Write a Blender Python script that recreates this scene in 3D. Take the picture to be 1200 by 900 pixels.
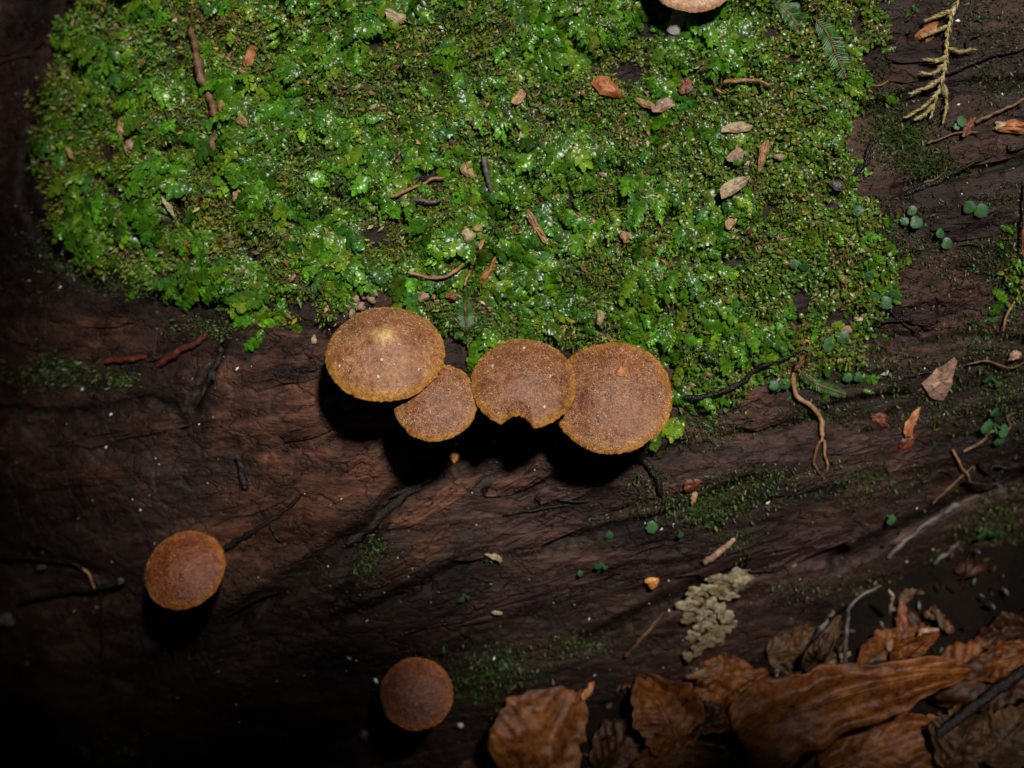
import bpy, math, random
import numpy as np
from mathutils import Vector

# ------------------------------------------------------------------ frame, camera, light
for o in list(bpy.data.objects):
    bpy.data.objects.remove(o)
sc = bpy.context.scene
C = sc.collection
rng = np.random.default_rng(7)
random.seed(7)

PITCH = math.radians(72)            # the camera looks steeply down at the flank of the log
D = 0.42                            # camera to the middle of the log face, metres
PX = 0.2 / 1200
AX = np.array([1.0, 0, 0])
AV = np.array([0, math.sin(PITCH), math.cos(PITCH)])     # up the log face
AN = np.array([0, -math.cos(PITCH), math.sin(PITCH)])    # out of the log face
ORG = np.array([0, 0, 0.048])
CAM = ORG + AN * D

cam_d = bpy.data.cameras.new('camera')
cam_d.sensor_width = 36
cam_d.lens = 36 * D / 0.2
cam_d.clip_start = 0.005
cam_d.clip_end = 500
cam_d.dof.use_dof = True
cam_d.dof.focus_distance = D - 0.012
cam_d.dof.aperture_fstop = 13
cam = bpy.data.objects.new('camera', cam_d)
C.objects.link(cam)
cam.location = CAM
cam.rotation_euler = (math.pi / 2 - PITCH, 0, 0)
sc.camera = cam

SUN_L = np.array([0.20, 0.38, 1.0]); SUN_L /= np.linalg.norm(SUN_L)   # along, up and out of the log face
SUN_W = SUN_L[0] * AX + SUN_L[1] * AV + SUN_L[2] * AN
sun_d = bpy.data.lights.new('sun', 'SUN')
sun_d.energy = 5.0
sun_d.angle = math.radians(4.0)
sun_d.color = (1.0, 0.96, 0.90)
sun = bpy.data.objects.new('sun', sun_d)
C.objects.link(sun)
sun.rotation_euler = Vector(SUN_W).to_track_quat('Z', 'Y').to_euler()
sun.location = tuple(SUN_W * 3)

world = bpy.data.worlds.new('World')
sc.world = world
world.use_nodes = True
wn = world.node_tree
bg = wn.nodes['Background']
sky = wn.nodes.new('ShaderNodeTexSky')
sky.sky_type = 'NISHITA'
sky.sun_disc = False
sky.sun_elevation = math.asin(SUN_W[2])
sky.sun_rotation = math.atan2(SUN_W[0], SUN_W[1])
wn.links.new(sky.outputs[0], bg.inputs[0])
bg.inputs[1].default_value = 0.006

sc.view_settings.view_transform = 'Standard'
sc.view_settings.look = 'None'
sc.view_settings.gamma = 1
sc.view_settings.use_curve_mapping = False
sc.view_settings.exposure = 0.0
sc.render.engine = 'CYCLES'
sc.cycles.use_denoising = True
sc.cycles.max_bounces = 6

# ------------------------------------------------------------------ noise
def _hash(ix, iy, seed):
    h = (ix.astype(np.uint32) * np.uint32(374761393) + iy.astype(np.uint32) * np.uint32(668265263)
         + np.uint32((seed * 974634777) & 0xffffffff))
    h = (h ^ (h >> np.uint32(13))) * np.uint32(1274126177)
    return h ^ (h >> np.uint32(16))

def noise(x, y, seed=0):
    x = np.asarray(x, float); y = np.asarray(y, float)
    fx = np.floor(x); fy = np.floor(y)
    ix = fx.astype(np.int64); iy = fy.astype(np.int64)
    dx = x - fx; dy = y - fy
    def g(ax, ay, ox, oy):
        a = _hash(ax, ay, seed).astype(np.float64) * (2 * math.pi / 4294967296.0)
        return np.cos(a) * ox + np.sin(a) * oy
    sx = dx * dx * dx * (dx * (dx * 6 - 15) + 10)
    sy = dy * dy * dy * (dy * (dy * 6 - 15) + 10)
    a = g(ix, iy, dx, dy); b = g(ix + 1, iy, dx - 1, dy)
    c = g(ix, iy + 1, dx, dy - 1); d = g(ix + 1, iy + 1, dx - 1, dy - 1)
    return ((a + (b - a) * sx) * (1 - sy) + (c + (d - c) * sx) * sy) * 1.5

def fbm(x, y, oct=4, seed=0, gain=0.5):
    s = 0; a = 1.0
    for i in range(oct):
        s = s + a * noise(x * 2 ** i + 17.3 * i, y * 2 ** i - 9.1 * i, seed + i)
        a *= gain
    return s

def sstep(a, b, x):
    t = np.clip((x - a) / (b - a), 0, 1)
    return t * t * (3 - 2 * t)

# ------------------------------------------------------------------ the lie of the place
def proj(u, v, w):
    f = D / (D - w)
    return 600 + u / PX * f, 450 - v / PX * f

def seg_dist(px, py, pts):
    """distance to a polyline and the fraction along it"""
    best = np.full(np.shape(px), 1e9)
    for (x0, y0), (x1, y1) in zip(pts[:-1], pts[1:]):
        dx, dy = x1 - x0, y1 - y0
        t = np.clip(((px - x0) * dx + (py - y0) * dy) / (dx * dx + dy * dy + 1e-9), 0, 1)
        best = np.minimum(best, np.hypot(px - x0 - t * dx, py - y0 - t * dy))
    return best

def base_w(u, v):
    """the log's rounded flank: crest towards the moss, rolling under below and to one end"""
    v0 = 0.010 + 0.040 * sstep(0.02, 0.11, u)
    dv = np.minimum(v - v0, 0)
    w = -5.5 * dv * dv
    up = np.maximum(v - 0.05, 0)
    w = w - 3.0 * up * up
    lf = np.minimum(u + 0.028, 0)
    w = w - 7.5 * lf * lf / (1 + 3.0 * np.abs(lf))
    rt = np.maximum(u - 0.16, 0)
    w = w - 2.0 * rt * rt
    w = w + 0.0035 * noise(u * 22 + 3.1, v * 26 + 1.7, 91)
    return w

CRACKS = [  # channels and splits in the wood: points, half width, depth (mm)
    ([(536, 528), (500, 556), (462, 586), (430, 622), (380, 655), (335, 688), (240, 742), (150, 800)], 13, 2.6),
    ([(262, 405), (250, 430), (238, 455), (228, 478)], 6, 1.4),
    ([(0, 478), (60, 484), (130, 478), (175, 466), (205, 478), (215, 500)], 5, 1.2),
    ([(690, 752), (770, 712), (850, 676), (925, 655), (985, 648)], 11, 2.6),
    ([(560, 652), (500, 682), (448, 708), (395, 726)], 8, 1.8),
    ([(980, 660), (1050, 625), (1120, 590), (1200, 560)], 10, 2.5),
    ([(570, 578), (610, 576), (650, 562), (740, 545), (800, 520)], 5, 1.4),
    ([(250, 352), (330, 378), (400, 392)], 9, 1.8),
    ([(1060, 322), (1092, 342), (1098, 380), (1075, 392)], 3.5, 1.1),
    ([(1030, 392), (1085, 402), (1130, 392), (1200, 400)], 6, 1.4),
    ([(640, 640), (720, 618), (800, 596), (880, 560)], 6, 1.5),
    ([(0, 640), (60, 652), (120, 672)], 6, 1.2),
    ([(1010, 130), (1070, 112), (1140, 100), (1200, 95)], 8, 1.8),
    ([(1050, 222), (1120, 206), (1200, 188)], 6, 1.6),
    ([(40, 150), (28, 230), (60, 300), (110, 335)], 9, 1.6),
    ([(850, 512), (920, 500), (1000, 470), (1060, 462)], 6, 1.6),
    ([(400, 700), (420, 660), (440, 640)], 7, 1.2),
]

def relief(u, v):
    """grain, splits and flaked plates of the rotten wood, metres"""
    w0 = base_w(u, v)
    px, py = proj(u, v, w0)
    ca, sa = math.cos(math.radians(11)), math.sin(math.radians(11))
    X = (px - 600) * PX * 1000; Y = (450 - py) * PX * 1000       # mm
    g = X * ca + Y * sa; c = -X * sa + Y * ca
    wob = 0.9 * noise(g / 24, c / 12, 11) + 0.35 * noise(g / 7, c / 5, 12)
    c2 = c + wob
    r = 0.20 * fbm(g / 26, c2 / 4.2, 4, 21) + 0.20 * fbm(g / 11, c / 5, 6, 23, 0.62)
    pl = fbm(g / 30 + 5, c2 / 7.0, 3, 31) * 2.6
    ter = np.floor(pl) + sstep(0.0, 0.16, pl - np.floor(pl))      # flaked plates with broken edges
    r = r + 0.30 * ter
    rid = 1 - np.abs(noise(g / 34 + 2, c2 / 3.4, 41)) * 3.0
    r = r - 0.42 * np.clip(rid - 0.66, 0, 1) * 2.2
    cr = 1 - np.abs(noise(g / 9, c2 / 8, 47)) * 4.0
    r = r - 0.5 * np.clip(cr - 0.72, 0, 1) * 3.0
    r = r + 0.10 * fbm(g / 3.0, c2 / 0.9, 3, 51)
    jag = 3.0 * noise(px / 16, py / 16, 61)
    for pts, hw, dep in CRACKS:
        d = seg_dist(px, py, pts) + jag
        r = r - dep * (1 - sstep(hw * 0.25, hw * 1.5, d))
    return r * 1e-3

def log_w(u, v):
    return base_w(u, v) + relief(u, v)

def poly_sdf(px, py, P):
    """positive inside"""
    P = np.array(P, float)
    d = np.full(np.shape(px), 1e9); ins = np.zeros(np.shape(px), bool)
    n = len(P)
    for i in range(n):
        x0, y0 = P[i]; x1, y1 = P[(i + 1) % n]
        dx, dy = x1 - x0, y1 - y0
        t = np.clip(((px - x0) * dx + (py - y0) * dy) / (dx * dx + dy * dy), 0, 1)
        d = np.minimum(d, np.hypot(px - x0 - t * dx, py - y0 - t * dy))
        cnd = (y0 > py) != (y1 > py)
        xi = x0 + (py - y0) / (dy if abs(dy) > 1e-9 else 1e-9) * dx
        ins ^= cnd & (px < xi)
    return np.where(ins, d, -d)

MOSS = [(70, 40), (48, 120), (36, 195), (66, 250), (92, 305), (150, 326), (215, 332), (262, 352), (280, 392), (318, 388),
        (352, 374), (420, 352), (470, 356), (520, 402), (560, 420), (640, 405), (720, 410), (782, 440), (800, 478),
        (842, 478), (880, 450), (930, 436), (990, 440), (1024, 400), (1048, 352), (1046, 300), (1016, 262), (1000, 205),
        (996, 150), (1010, 92), (1026, 40), (1050, -10), (1100, -260), (560, -420), (60, -260), (110, -40)]
HOLES = [(505, 205, 26, 17), (512, 98, 10, 20), (735, 84, 22, 14), (762, 30, 24, 20), (345, 256, 18, 10), (455, 250, 22, 9),
         (300, 292, 15, 8), (800, 298, 12, 9), (952, 213, 9, 8), (250, 143, 12, 16), (640, 338, 18, 7), (935, 350, 14, 16),
         (985, 372, 20, 16), (350, 360, 40, 8), (128, 178, 10, 12), (1005, 30, 10, 20), (905, 40, 10, 10), (880, 300, 8, 7)]
PATCHES = [(1190, 322, 14, 26)]

def moss_m(px, py):
    """moss cover in pixels: positive where moss grows"""
    m = poly_sdf(px, py, MOSS) + 24 * fbm(px / 46, py / 46, 4, 71, 0.6)
    gap = 70 * (fbm(px / 38 + 3, py / 32, 3, 77) + 0.58)
    m = np.minimum(m, gap)
    for x, y, a, b in PATCHES:
        q = np.hypot((px - x) / a, (py - y) / b)
        m = np.maximum(m, (1 - q) * min(a, b) + 9 * fbm(px / 18, py / 18, 2, 73) - 2)
    for x, y, a, b in HOLES:
        q = np.hypot((px - x) / a, (py - y) / b)
        m = np.minimum(m, (q - 1) * min(a, b) + 4 * fbm(px / 12, py / 12, 2, 75) + 1)
    return m

def moss_thick(u, v):
    w0 = base_w(u, v)
    px, py = proj(u, v, w0)
    m = moss_m(px, py)
    t = np.clip(m / 22, 0, 1) ** 0.6
    hump = 1.7 + 1.9 * fbm(px / 70, py / 52, 3, 81) + 1.2 * noise(px / 26, py / 20, 83)
    return np.where(m > 0, t * np.clip(hump, 0.25, 5.0) * 1e-3, -0.0006 + np.clip(m, -30, 0) * 2e-5), m

def top_w(u, v):
    t, m = moss_thick(u, v)
    return log_w(u, v) + np.maximum(t, 0)

# tables of the surfaces, so that single points can be looked up quickly
TU = np.arange(-0.155, 0.1551, 0.0005); TV = np.arange(-0.135, 0.1651, 0.0005)
_TU, _TV = np.meshgrid(TU, TV, indexing='ij')
_rel = relief(_TU, _TV); _thk, _mcov = moss_thick(_TU, _TV); _thk0 = np.maximum(_thk, 0)
def table(A):
    def f(u, v):
        x = np.clip((np.asarray(u) - TU[0]) / 0.0005, 0, len(TU) - 1.001); y = np.clip((np.asarray(v) - TV[0]) / 0.0005, 0, len(TV) - 1.001)
        i = x.astype(int); j = y.astype(int); fx = x - i; fy = y - j
        return (A[i, j] * (1 - fy) + A[i, j + 1] * fy) * (1 - fx) + (A[i + 1, j] * (1 - fy) + A[i + 1, j + 1] * fy) * fx
    return f
rel_t, thk_t, cov_t = table(_rel), table(_thk0), table(_mcov)
log_full = log_w
def log_w(u, v): return base_w(u, v) + rel_t(u, v)
def top_w(u, v): return base_w(u, v) + rel_t(u, v) + thk_t(u, v)
def rest_w(u, v): return base_w(u, v) + 0.6 * rel_t(u, v) + thk_t(u, v)

def at(px, py, w):
    s = PX * (D - w) / D
    return np.array([(px - 600) * s, (450 - py) * s, w])

def surf(px, py, fn=top_w):
    w = 0.0
    for i in range(7):
        p = at(px, py, w)
        w = 0.5 * w + 0.5 * float(fn(np.array([p[0]]), np.array([p[1]]))[0]) if i else float(fn(np.array([p[0]]), np.array([p[1]]))[0])
    return at(px, py, w)

def W(p):
    p = np.asarray(p, float)
    return ORG + p[..., 0:1] * AX + p[..., 1:2] * AV + p[..., 2:3] * AN

def surf_normal(p, e=0.0012, fn=base_w):
    u, v = p[0], p[1]
    dx = (fn(np.array([u + e]), np.array([v])) - fn(np.array([u - e]), np.array([v])))[0] / (2 * e)
    dy = (fn(np.array([u]), np.array([v + e])) - fn(np.array([u]), np.array([v - e])))[0] / (2 * e)
    n = np.array([-dx, -dy, 1.0]); n /= np.linalg.norm(n)
    return n[0] * AX + n[1] * AV + n[2] * AN

def ground_z(x, y):
    z = 0.004 * fbm(x * 14 + 4, y * 14, 3, 101) + 0.0012 * fbm(x * 90, y * 90, 3, 103)
    z = z - 0.16 * np.exp(-0.5 * (((x + 0.115) / 0.056) ** 2 + ((y + 0.05) / 0.06) ** 2))
    return z + 0.05 * sstep(0.6, 6, np.hypot(x, y)) * fbm(x * 0.7, y * 0.7, 3, 105)

def on_ground(px, py, h=0.0):
    d = W(at(px, py, 0.0)) - CAM
    t = 1.0
    for i in range(12):
        p = CAM + d * t
        z = float(ground_z(np.array([p[0]]), np.array([p[1]]))[0]) + h
        t += (z - p[2]) / d[2] * 0.7
    return CAM + d * t

# ------------------------------------------------------------------ mesh helpers
def mesh_obj(name, verts, faces, mat, parent=None, smooth=True, color=None, fattr=None):
    me = bpy.data.meshes.new(name)
    verts = np.asarray(verts, np.float32).reshape(-1, 3)
    if isinstance(faces, np.ndarray) and faces.ndim == 2:
        k = faces.shape[1]
        me.vertices.add(len(verts)); me.vertices.foreach_set('co', verts.ravel())
        me.loops.add(faces.size); me.loops.foreach_set('vertex_index', faces.astype(np.int32).ravel())
        me.polygons.add(len(faces))
        me.polygons.foreach_set('loop_start', np.arange(0, faces.size, k, dtype=np.int32))
        me.update(calc_edges=True)
    else:
        me.from_pydata(verts.tolist(), [], [list(map(int, f)) for f in faces]); me.update()
    if smooth:
        me.polygons.foreach_set('use_smooth', np.ones(len(me.polygons), bool))
    if color is not None:
        a = me.attributes.new('tint', 'FLOAT_COLOR', 'POINT')
        col = np.ones((len(verts), 4), np.float32); col[:, :3] = color
        a.data.foreach_set('color', col.ravel())
    if fattr is not None:
        for nm, val in fattr.items():
            a = me.attributes.new(nm, 'FLOAT', 'POINT')
            a.data.foreach_set('value', np.asarray(val, np.float32).ravel())
    me.materials.append(mat)
    o = bpy.data.objects.new(name, me)
    C.objects.link(o)
    if parent is not None:
        o.parent = parent
    return o

def tag(o, label=None, cat=None, group=None, kind=None):
    if label: o['label'] = label
    if cat: o['category'] = cat
    if group: o['group'] = group
    if kind: o['kind'] = kind
    return o

def thing(name, label, cat, loc=(0, 0, 0), group=None):
    o = bpy.data.objects.new(name, None)
    o.empty_display_size = 0.005
    C.objects.link(o)
    o.location = tuple(loc)
    return tag(o, label, cat, group)

def under(parent, verts):
    return np.asarray(verts, float) - np.array(parent.location)

def grid_faces(nu, nv, wrap=False):
    i, j = np.meshgrid(np.arange(nu - 1), np.arange(nv if wrap else nv - 1), indexing='ij')
    j2 = (j + 1) % nv
    return np.stack([i * nv + j, (i + 1) * nv + j, (i + 1) * nv + j2, i * nv + j2], -1).reshape(-1, 4)

def tube(P, R, sides=7, seed=0, rough=0.12):
    """closed tube through points P with radii R"""
    P = np.asarray(P, float); n = len(P)
    R = np.broadcast_to(np.asarray(R, float), (n,))
    T = np.gradient(P, axis=0); T /= np.linalg.norm(T, axis=1)[:, None] + 1e-12
    ref = np.array([0.31, 0.52, 0.79]); V = []
    rr = np.random.default_rng(seed)
    for i in range(n):
        a = np.cross(T[i], ref); a /= np.linalg.norm(a) + 1e-12
        b = np.cross(T[i], a)
        th = np.linspace(0, 2 * math.pi, sides, endpoint=False)
        k = R[i] * (1 + rough * rr.standard_normal(sides))
        V.append(P[i] + k[:, None] * (np.cos(th)[:, None] * a + np.sin(th)[:, None] * b))
    V = np.concatenate(V)
    F = grid_faces(n, sides, True).tolist()
    F.append(list(range(sides))[::-1]); F.append(list(range((n - 1) * sides, n * sides)))
    return V, F

def spline(pts, n=24):
    """Catmull-Rom through control points"""
    P = np.asarray(pts, float)
    if len(P) == 2:
        t = np.linspace(0, 1, n)[:, None]; return P[0] * (1 - t) + P[1] * t
    Q = np.vstack([2 * P[0] - P[1], P, 2 * P[-1] - P[-2]])
    out = []; m = len(P) - 1
    for s in np.linspace(0, m - 1e-6, n):
        i = int(s); t = s - i
        a, b, c, d = Q[i], Q[i + 1], Q[i + 2], Q[i + 3]
        out.append(0.5 * (2 * b + (c - a) * t + (2 * a - 5 * b + 4 * c - d) * t * t + (3 * b - a - 3 * c + d) * t ** 3))
    return np.array(out)

# ------------------------------------------------------------------ materials
MATS = {}
def new_mat(name):
    m = bpy.data.materials.new(name); m.use_nodes = True
    nt = m.node_tree; b = nt.nodes['Principled BSDF']
    return m, nt, b

def N(nt, t, **kw):
    n = nt.nodes.new(t)
    for k, v in kw.items(): setattr(n, k, v)
    return n

def noise_tex(nt, scale, detail=4, rough=0.55, vec=None, stretch=None):
    n = N(nt, 'ShaderNodeTexNoise'); n.inputs['Scale'].default_value = scale
    n.inputs['Detail'].default_value = detail; n.inputs['Roughness'].default_value = rough
    g = N(nt, 'ShaderNodeNewGeometry') if vec is None else None
    src = g.outputs['Position'] if vec is None else vec
    if stretch is not None:
        mp = N(nt, 'ShaderNodeMapping'); mp.inputs['Scale'].default_value = stretch[:3]
        mp.inputs['Rotation'].default_value = stretch[3:] if len(stretch) > 3 else (0, 0, 0)
        nt.links.new(src, mp.inputs['Vector']); src = mp.outputs[0]
    nt.links.new(src, n.inputs['Vector'])
    return n.outputs['Fac']

def ramp(nt, fac, stops):
    r = N(nt, 'ShaderNodeValToRGB'); e = r.color_ramp.elements
    e[0].position, e[0].color = stops[0][0], (*stops[0][1], 1)
    e[1].position, e[1].color = stops[-1][0], (*stops[-1][1], 1)
    for p, c in stops[1:-1]:
        q = e.new(p); q.color = (*c, 1)
    nt.links.new(fac, r.inputs[0]); return r.outputs[0]

def mix(nt, fac, a, b, mode='MIX'):
    m = N(nt, 'ShaderNodeMix', data_type='RGBA', blend_type=mode)
    for sock, val in ((m.inputs[0], fac), (m.inputs[6], a), (m.inputs[7], b)):
        if hasattr(val, 'node'): nt.links.new(val, sock)
        elif isinstance(val, (int, float)): sock.default_value = val
        else: sock.default_value = (*val, 1)
    return m.outputs[2]

def bump(nt, h, dist, strength=1.0, nrm=None):
    b = N(nt, 'ShaderNodeBump'); b.inputs['Distance'].default_value = dist; b.inputs['Strength'].default_value = strength
    nt.links.new(h, b.inputs['Height'])
    if nrm is not None: nt.links.new(nrm, b.inputs['Normal'])
    return b.outputs[0]

def attr(nt, name, out='Color'):
    a = N(nt, 'ShaderNodeAttribute'); a.attribute_name = name
    return a.outputs[out]

def leaf_shader(name, col_fn, rough=0.35, transl=0.25, spec=0.5, bump_mm=0.0):
    m, nt, b = new_mat(name)
    col = col_fn(nt)
    nt.links.new(col, b.inputs['Base Color'])
    b.inputs['Roughness'].default_value = rough
    b.inputs['Specular IOR Level'].default_value = spec
    if bump_mm:
        nt.links.new(bump(nt, noise_tex(nt, 2500, 3), bump_mm * 1e-3), b.inputs['Normal'])
    t = N(nt, 'ShaderNodeBsdfTranslucent'); nt.links.new(col, t.inputs['Color'])
    mx = N(nt, 'ShaderNodeMixShader'); mx.inputs[0].default_value = transl
    out = nt.nodes['Material Output']
    nt.links.new(b.outputs[0], mx.inputs[1]); nt.links.new(t.outputs[0], mx.inputs[2]); nt.links.new(mx.outputs[0], out.inputs[0])
    return m

def wood_material():
    m, nt, b = new_mat('rotten_wood')
    big = noise_tex(nt, 55, 5, 0.6, stretch=(0.45, 1, 1))
    fib = noise_tex(nt, 420, 5, 0.65, stretch=(0.12, 1, 1, 0, 0, math.radians(-8)))
    fine = noise_tex(nt, 1700, 4, 0.7, stretch=(0.35, 1, 1))
    c1 = ramp(nt, big, [(0.32, (0.006, 0.0036, 0.0030)), (0.48, (0.018, 0.0095, 0.0072)), (0.60, (0.034, 0.0185, 0.0130)), (0.74, (0.060, 0.035, 0.0245))])
    c2 = ramp(nt, fib, [(0.30, (0.16, 0.14, 0.13)), (0.5, (0.85, 0.80, 0.78)), (0.70, (2.0, 1.75, 1.5))])
    msk = N(nt, 'ShaderNodeMapRange'); msk.inputs[1].default_value = 0.38; msk.inputs[2].default_value = 0.62; msk.inputs[3].default_value = 0.25; msk.inputs[4].default_value = 1.0
    nt.links.new(noise_tex(nt, 95, 4), msk.inputs[0])
    col = mix(nt, msk.outputs[0], c1, mix(nt, 1.0, c1, c2, 'MULTIPLY'))
    vor = N(nt, 'ShaderNodeTexVoronoi', feature='DISTANCE_TO_EDGE'); vor.inputs['Scale'].default_value = 150
    geo = N(nt, 'ShaderNodeNewGeometry'); mp = N(nt, 'ShaderNodeMapping'); mp.inputs['Scale'].default_value = (0.38, 1, 1); mp.inputs['Rotation'].default_value = (0, 0, math.radians(-9))
    wob = N(nt, 'ShaderNodeTexNoise'); wob.inputs['Scale'].default_value = 260; wob.inputs['Detail'].default_value = 4
    nt.links.new(geo.outputs['Position'], wob.inputs['Vector'])
    vm = N(nt, 'ShaderNodeVectorMath', operation='MULTIPLY_ADD'); vm.inputs[1].default_value = (0.008, 0.008, 0.008)
    nt.links.new(wob.outputs['Color'], vm.inputs[0]); nt.links.new(geo.outputs['Position'], vm.inputs[2])
    nt.links.new(vm.outputs[0], mp.inputs['Vector']); nt.links.new(mp.outputs[0], vor.inputs['Vector'])
    split = N(nt, 'ShaderNodeMapRange'); split.inputs[1].default_value = 0.0; split.inputs[2].default_value = 0.055
    nt.links.new(vor.outputs['Distance'], split.inputs[0])
    col = mix(nt, 0.7, col, ramp(nt, fine, [(0.32, (0.28, 0.26, 0.26)), (0.62, (1.6, 1.55, 1.5))]), 'MULTIPLY')
    col = mix(nt, 1.0, col, attr(nt, 'tint'), 'MULTIPLY')
    nt.links.new(col, b.inputs['Base Color'])
    rr = N(nt, 'ShaderNodeMapRange'); rr.inputs[1].default_value = 0.35; rr.inputs[2].default_value = 0.65
    rr.inputs[3].default_value = 0.30; rr.inputs[4].default_value = 0.75
    nt.links.new(noise_tex(nt, 140, 4), rr.inputs[0]); nt.links.new(rr.outputs[0], b.inputs['Roughness'])
    b.inputs['Specular IOR Level'].default_value = 0.22
    h = bump(nt, split.outputs[0], 0.00045, 0.8)
    h = bump(nt, fib, 0.00030, 1.0, h)
    h = bump(nt, fine, 0.00042, 1.0, h)
    nt.links.new(h, b.inputs['Normal'])
    return m

MATS['wood'] = wood_material()
MATS['moss_leaf'] = leaf_shader('moss_leaf', lambda nt: mix(nt, 1.0, attr(nt, 'tint'), ramp(nt, noise_tex(nt, 900, 3), [(0.3, (0.6, 0.62, 0.6)), (0.7, (1.35, 1.3, 1.3))]), 'MULTIPLY'), 0.42, 0.25, 0.38)
MATS['liverwort'] = leaf_shader('liverwort_leaf', lambda nt: mix(nt, 1.0, attr(nt, 'tint'), ramp(nt, noise_tex(nt, 1300, 3), [(0.3, (0.7, 0.75, 0.7)), (0.7, (1.3, 1.2, 1.2))]), 'MULTIPLY'), 0.29, 0.30, 0.34, 0.03)

def bed_material():
    m, nt, b = new_mat('moss_bed')
    c = ramp(nt, noise_tex(nt, 300, 5, 0.65), [(0.3, (0.020, 0.022, 0.005)), (0.5, (0.040, 0.048, 0.009)), (0.68, (0.085, 0.070, 0.020))])
    nt.links.new(c, b.inputs['Base Color']); b.inputs['Roughness'].default_value = 0.75
    nt.links.new(bump(nt, noise_tex(nt, 1500, 4, 0.7), 0.0008), b.inputs['Normal'])
    return m
MATS['bed'] = bed_material()

def soil_material():
    m, nt, b = new_mat('forest_soil')
    c = ramp(nt, noise_tex(nt, 60, 8, 0.7), [(0.3, (0.004, 0.003, 0.002)), (0.5, (0.011, 0.007, 0.0045)), (0.7, (0.028, 0.015, 0.008))])
    nt.links.new(c, b.inputs['Base Color']); b.inputs['Roughness'].default_value = 0.85; b.inputs['Specular IOR Level'].default_value = 0.1
    nt.links.new(bump(nt, noise_tex(nt, 420, 6, 0.75), 0.004), b.inputs['Normal'])
    return m
MATS['soil'] = soil_material()

def plain(key, a, b_, rough=0.5, scale=600, spec=0.4, transl=0.0, stretch=None, bmp=0.00025):
    if key in MATS: return MATS[key]
    m, nt, b = new_mat(key)
    f = noise_tex(nt, scale, 5, 0.6, stretch=stretch)
    nt.links.new(ramp(nt, f, [(0.32, a), (0.68, b_)]), b.inputs['Base Color'])
    b.inputs['Roughness'].default_value = rough; b.inputs['Specular IOR Level'].default_value = spec
    nt.links.new(bump(nt, noise_tex(nt, scale * 2.2, 4, 0.65), bmp), b.inputs['Normal'])
    if transl:
        t = N(nt, 'ShaderNodeBsdfTranslucent'); t.inputs[0].default_value = (*b_, 1)
        mx = N(nt, 'ShaderNodeMixShader'); mx.inputs[0].default_value = transl
        nt.links.new(b.outputs[0], mx.inputs[1]); nt.links.new(t.outputs[0], mx.inputs[2])
        nt.links.new(mx.outputs[0], nt.nodes['Material Output'].inputs[0])
    MATS[key] = m
    return m

TAN = plain('tan_chip', (0.16, 0.085, 0.035), (0.38, 0.24, 0.11))
PALE = plain('pale_chip', (0.17, 0.12, 0.065), (0.42, 0.33, 0.19), scale=900)
ORANGE = plain('orange_chip', (0.15, 0.042, 0.010), (0.42, 0.16, 0.05), scale=500)
RUST = plain('rust_chip', (0.045, 0.010, 0.004), (0.16, 0.038, 0.010), rough=0.45)
PINK = plain('pinkish_chip', (0.14, 0.075, 0.05), (0.36, 0.22, 0.155), scale=900)
BROWN = plain('brown_twig', (0.05, 0.024, 0.010), (0.17, 0.085, 0.035))
STALK = plain('dry_stalk', (0.17, 0.075, 0.030), (0.34, 0.19, 0.09))
BLACK = plain('wet_black_root', (0.004, 0.0035, 0.0035), (0.016, 0.012, 0.010), rough=0.24, spec=0.3, scale=900, bmp=0.0004)
REDROOT = plain('red_root', (0.045, 0.009, 0.007), (0.11, 0.028, 0.018), rough=0.35)
GREYW = plain('grey_wood', (0.030, 0.025, 0.022), (0.12, 0.105, 0.095))
WHITE = plain('white_crumb', (0.30, 0.26, 0.20), (0.60, 0.55, 0.46))
STRAW = plain('straw_moss', (0.20, 0.15, 0.05), (0.42, 0.34, 0.15))
CRUST = plain('crust', (0.07, 0.048, 0.022), (0.40, 0.33, 0.19), rough=0.8, scale=650, bmp=0.0006)
CRUST2 = plain('crust_brown', (0.05, 0.030, 0.014), (0.26, 0.19, 0.09), rough=0.8, scale=650, bmp=0.0006)
AMBER = plain('amber_bud', (0.35, 0.12, 0.02), (0.55, 0.26, 0.06), rough=0.25)

# ------------------------------------------------------------------ ground
def spaced(dense, step, far, ratio=1.35):
    a = list(np.arange(dense[0], dense[1] + step, step)); s = step
    lo = []; x = a[0]
    while x > far[0]:
        s *= ratio; x -= s; lo.append(x)
    hi = []; x = a[-1]; s = step
    while x < far[1]:
        s *= ratio; x += s; hi.append(x)
    return np.array(lo[::-1] + a + hi)

gx = spaced((-0.2, 0.2), 0.0022, (-60, 60)); gy = spaced((-0.2, 0.05), 0.0022, (-60, 60))
GX, GY = np.meshgrid(gx, gy, indexing='ij')
gv = np.stack([GX, GY, ground_z(GX, GY)], -1).reshape(-1, 3)
gr = mesh_obj('ground', gv, grid_faces(len(gx), len(gy)), MATS['soil'])
gr['kind'] = 'structure'

# ------------------------------------------------------------------ the log
gu = spaced((-0.118, 0.118), 0.0004, (-0.34, 0.34), 1.12)
gvv = spaced((-0.105, 0.084), 0.0004, (-0.135, 0.26), 1.12)
U, V = np.meshgrid(gu, gvv, indexing='ij')
Wl = log_full(U, V)
lpx, lpy = proj(U, V, base_w(U, V))
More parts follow.
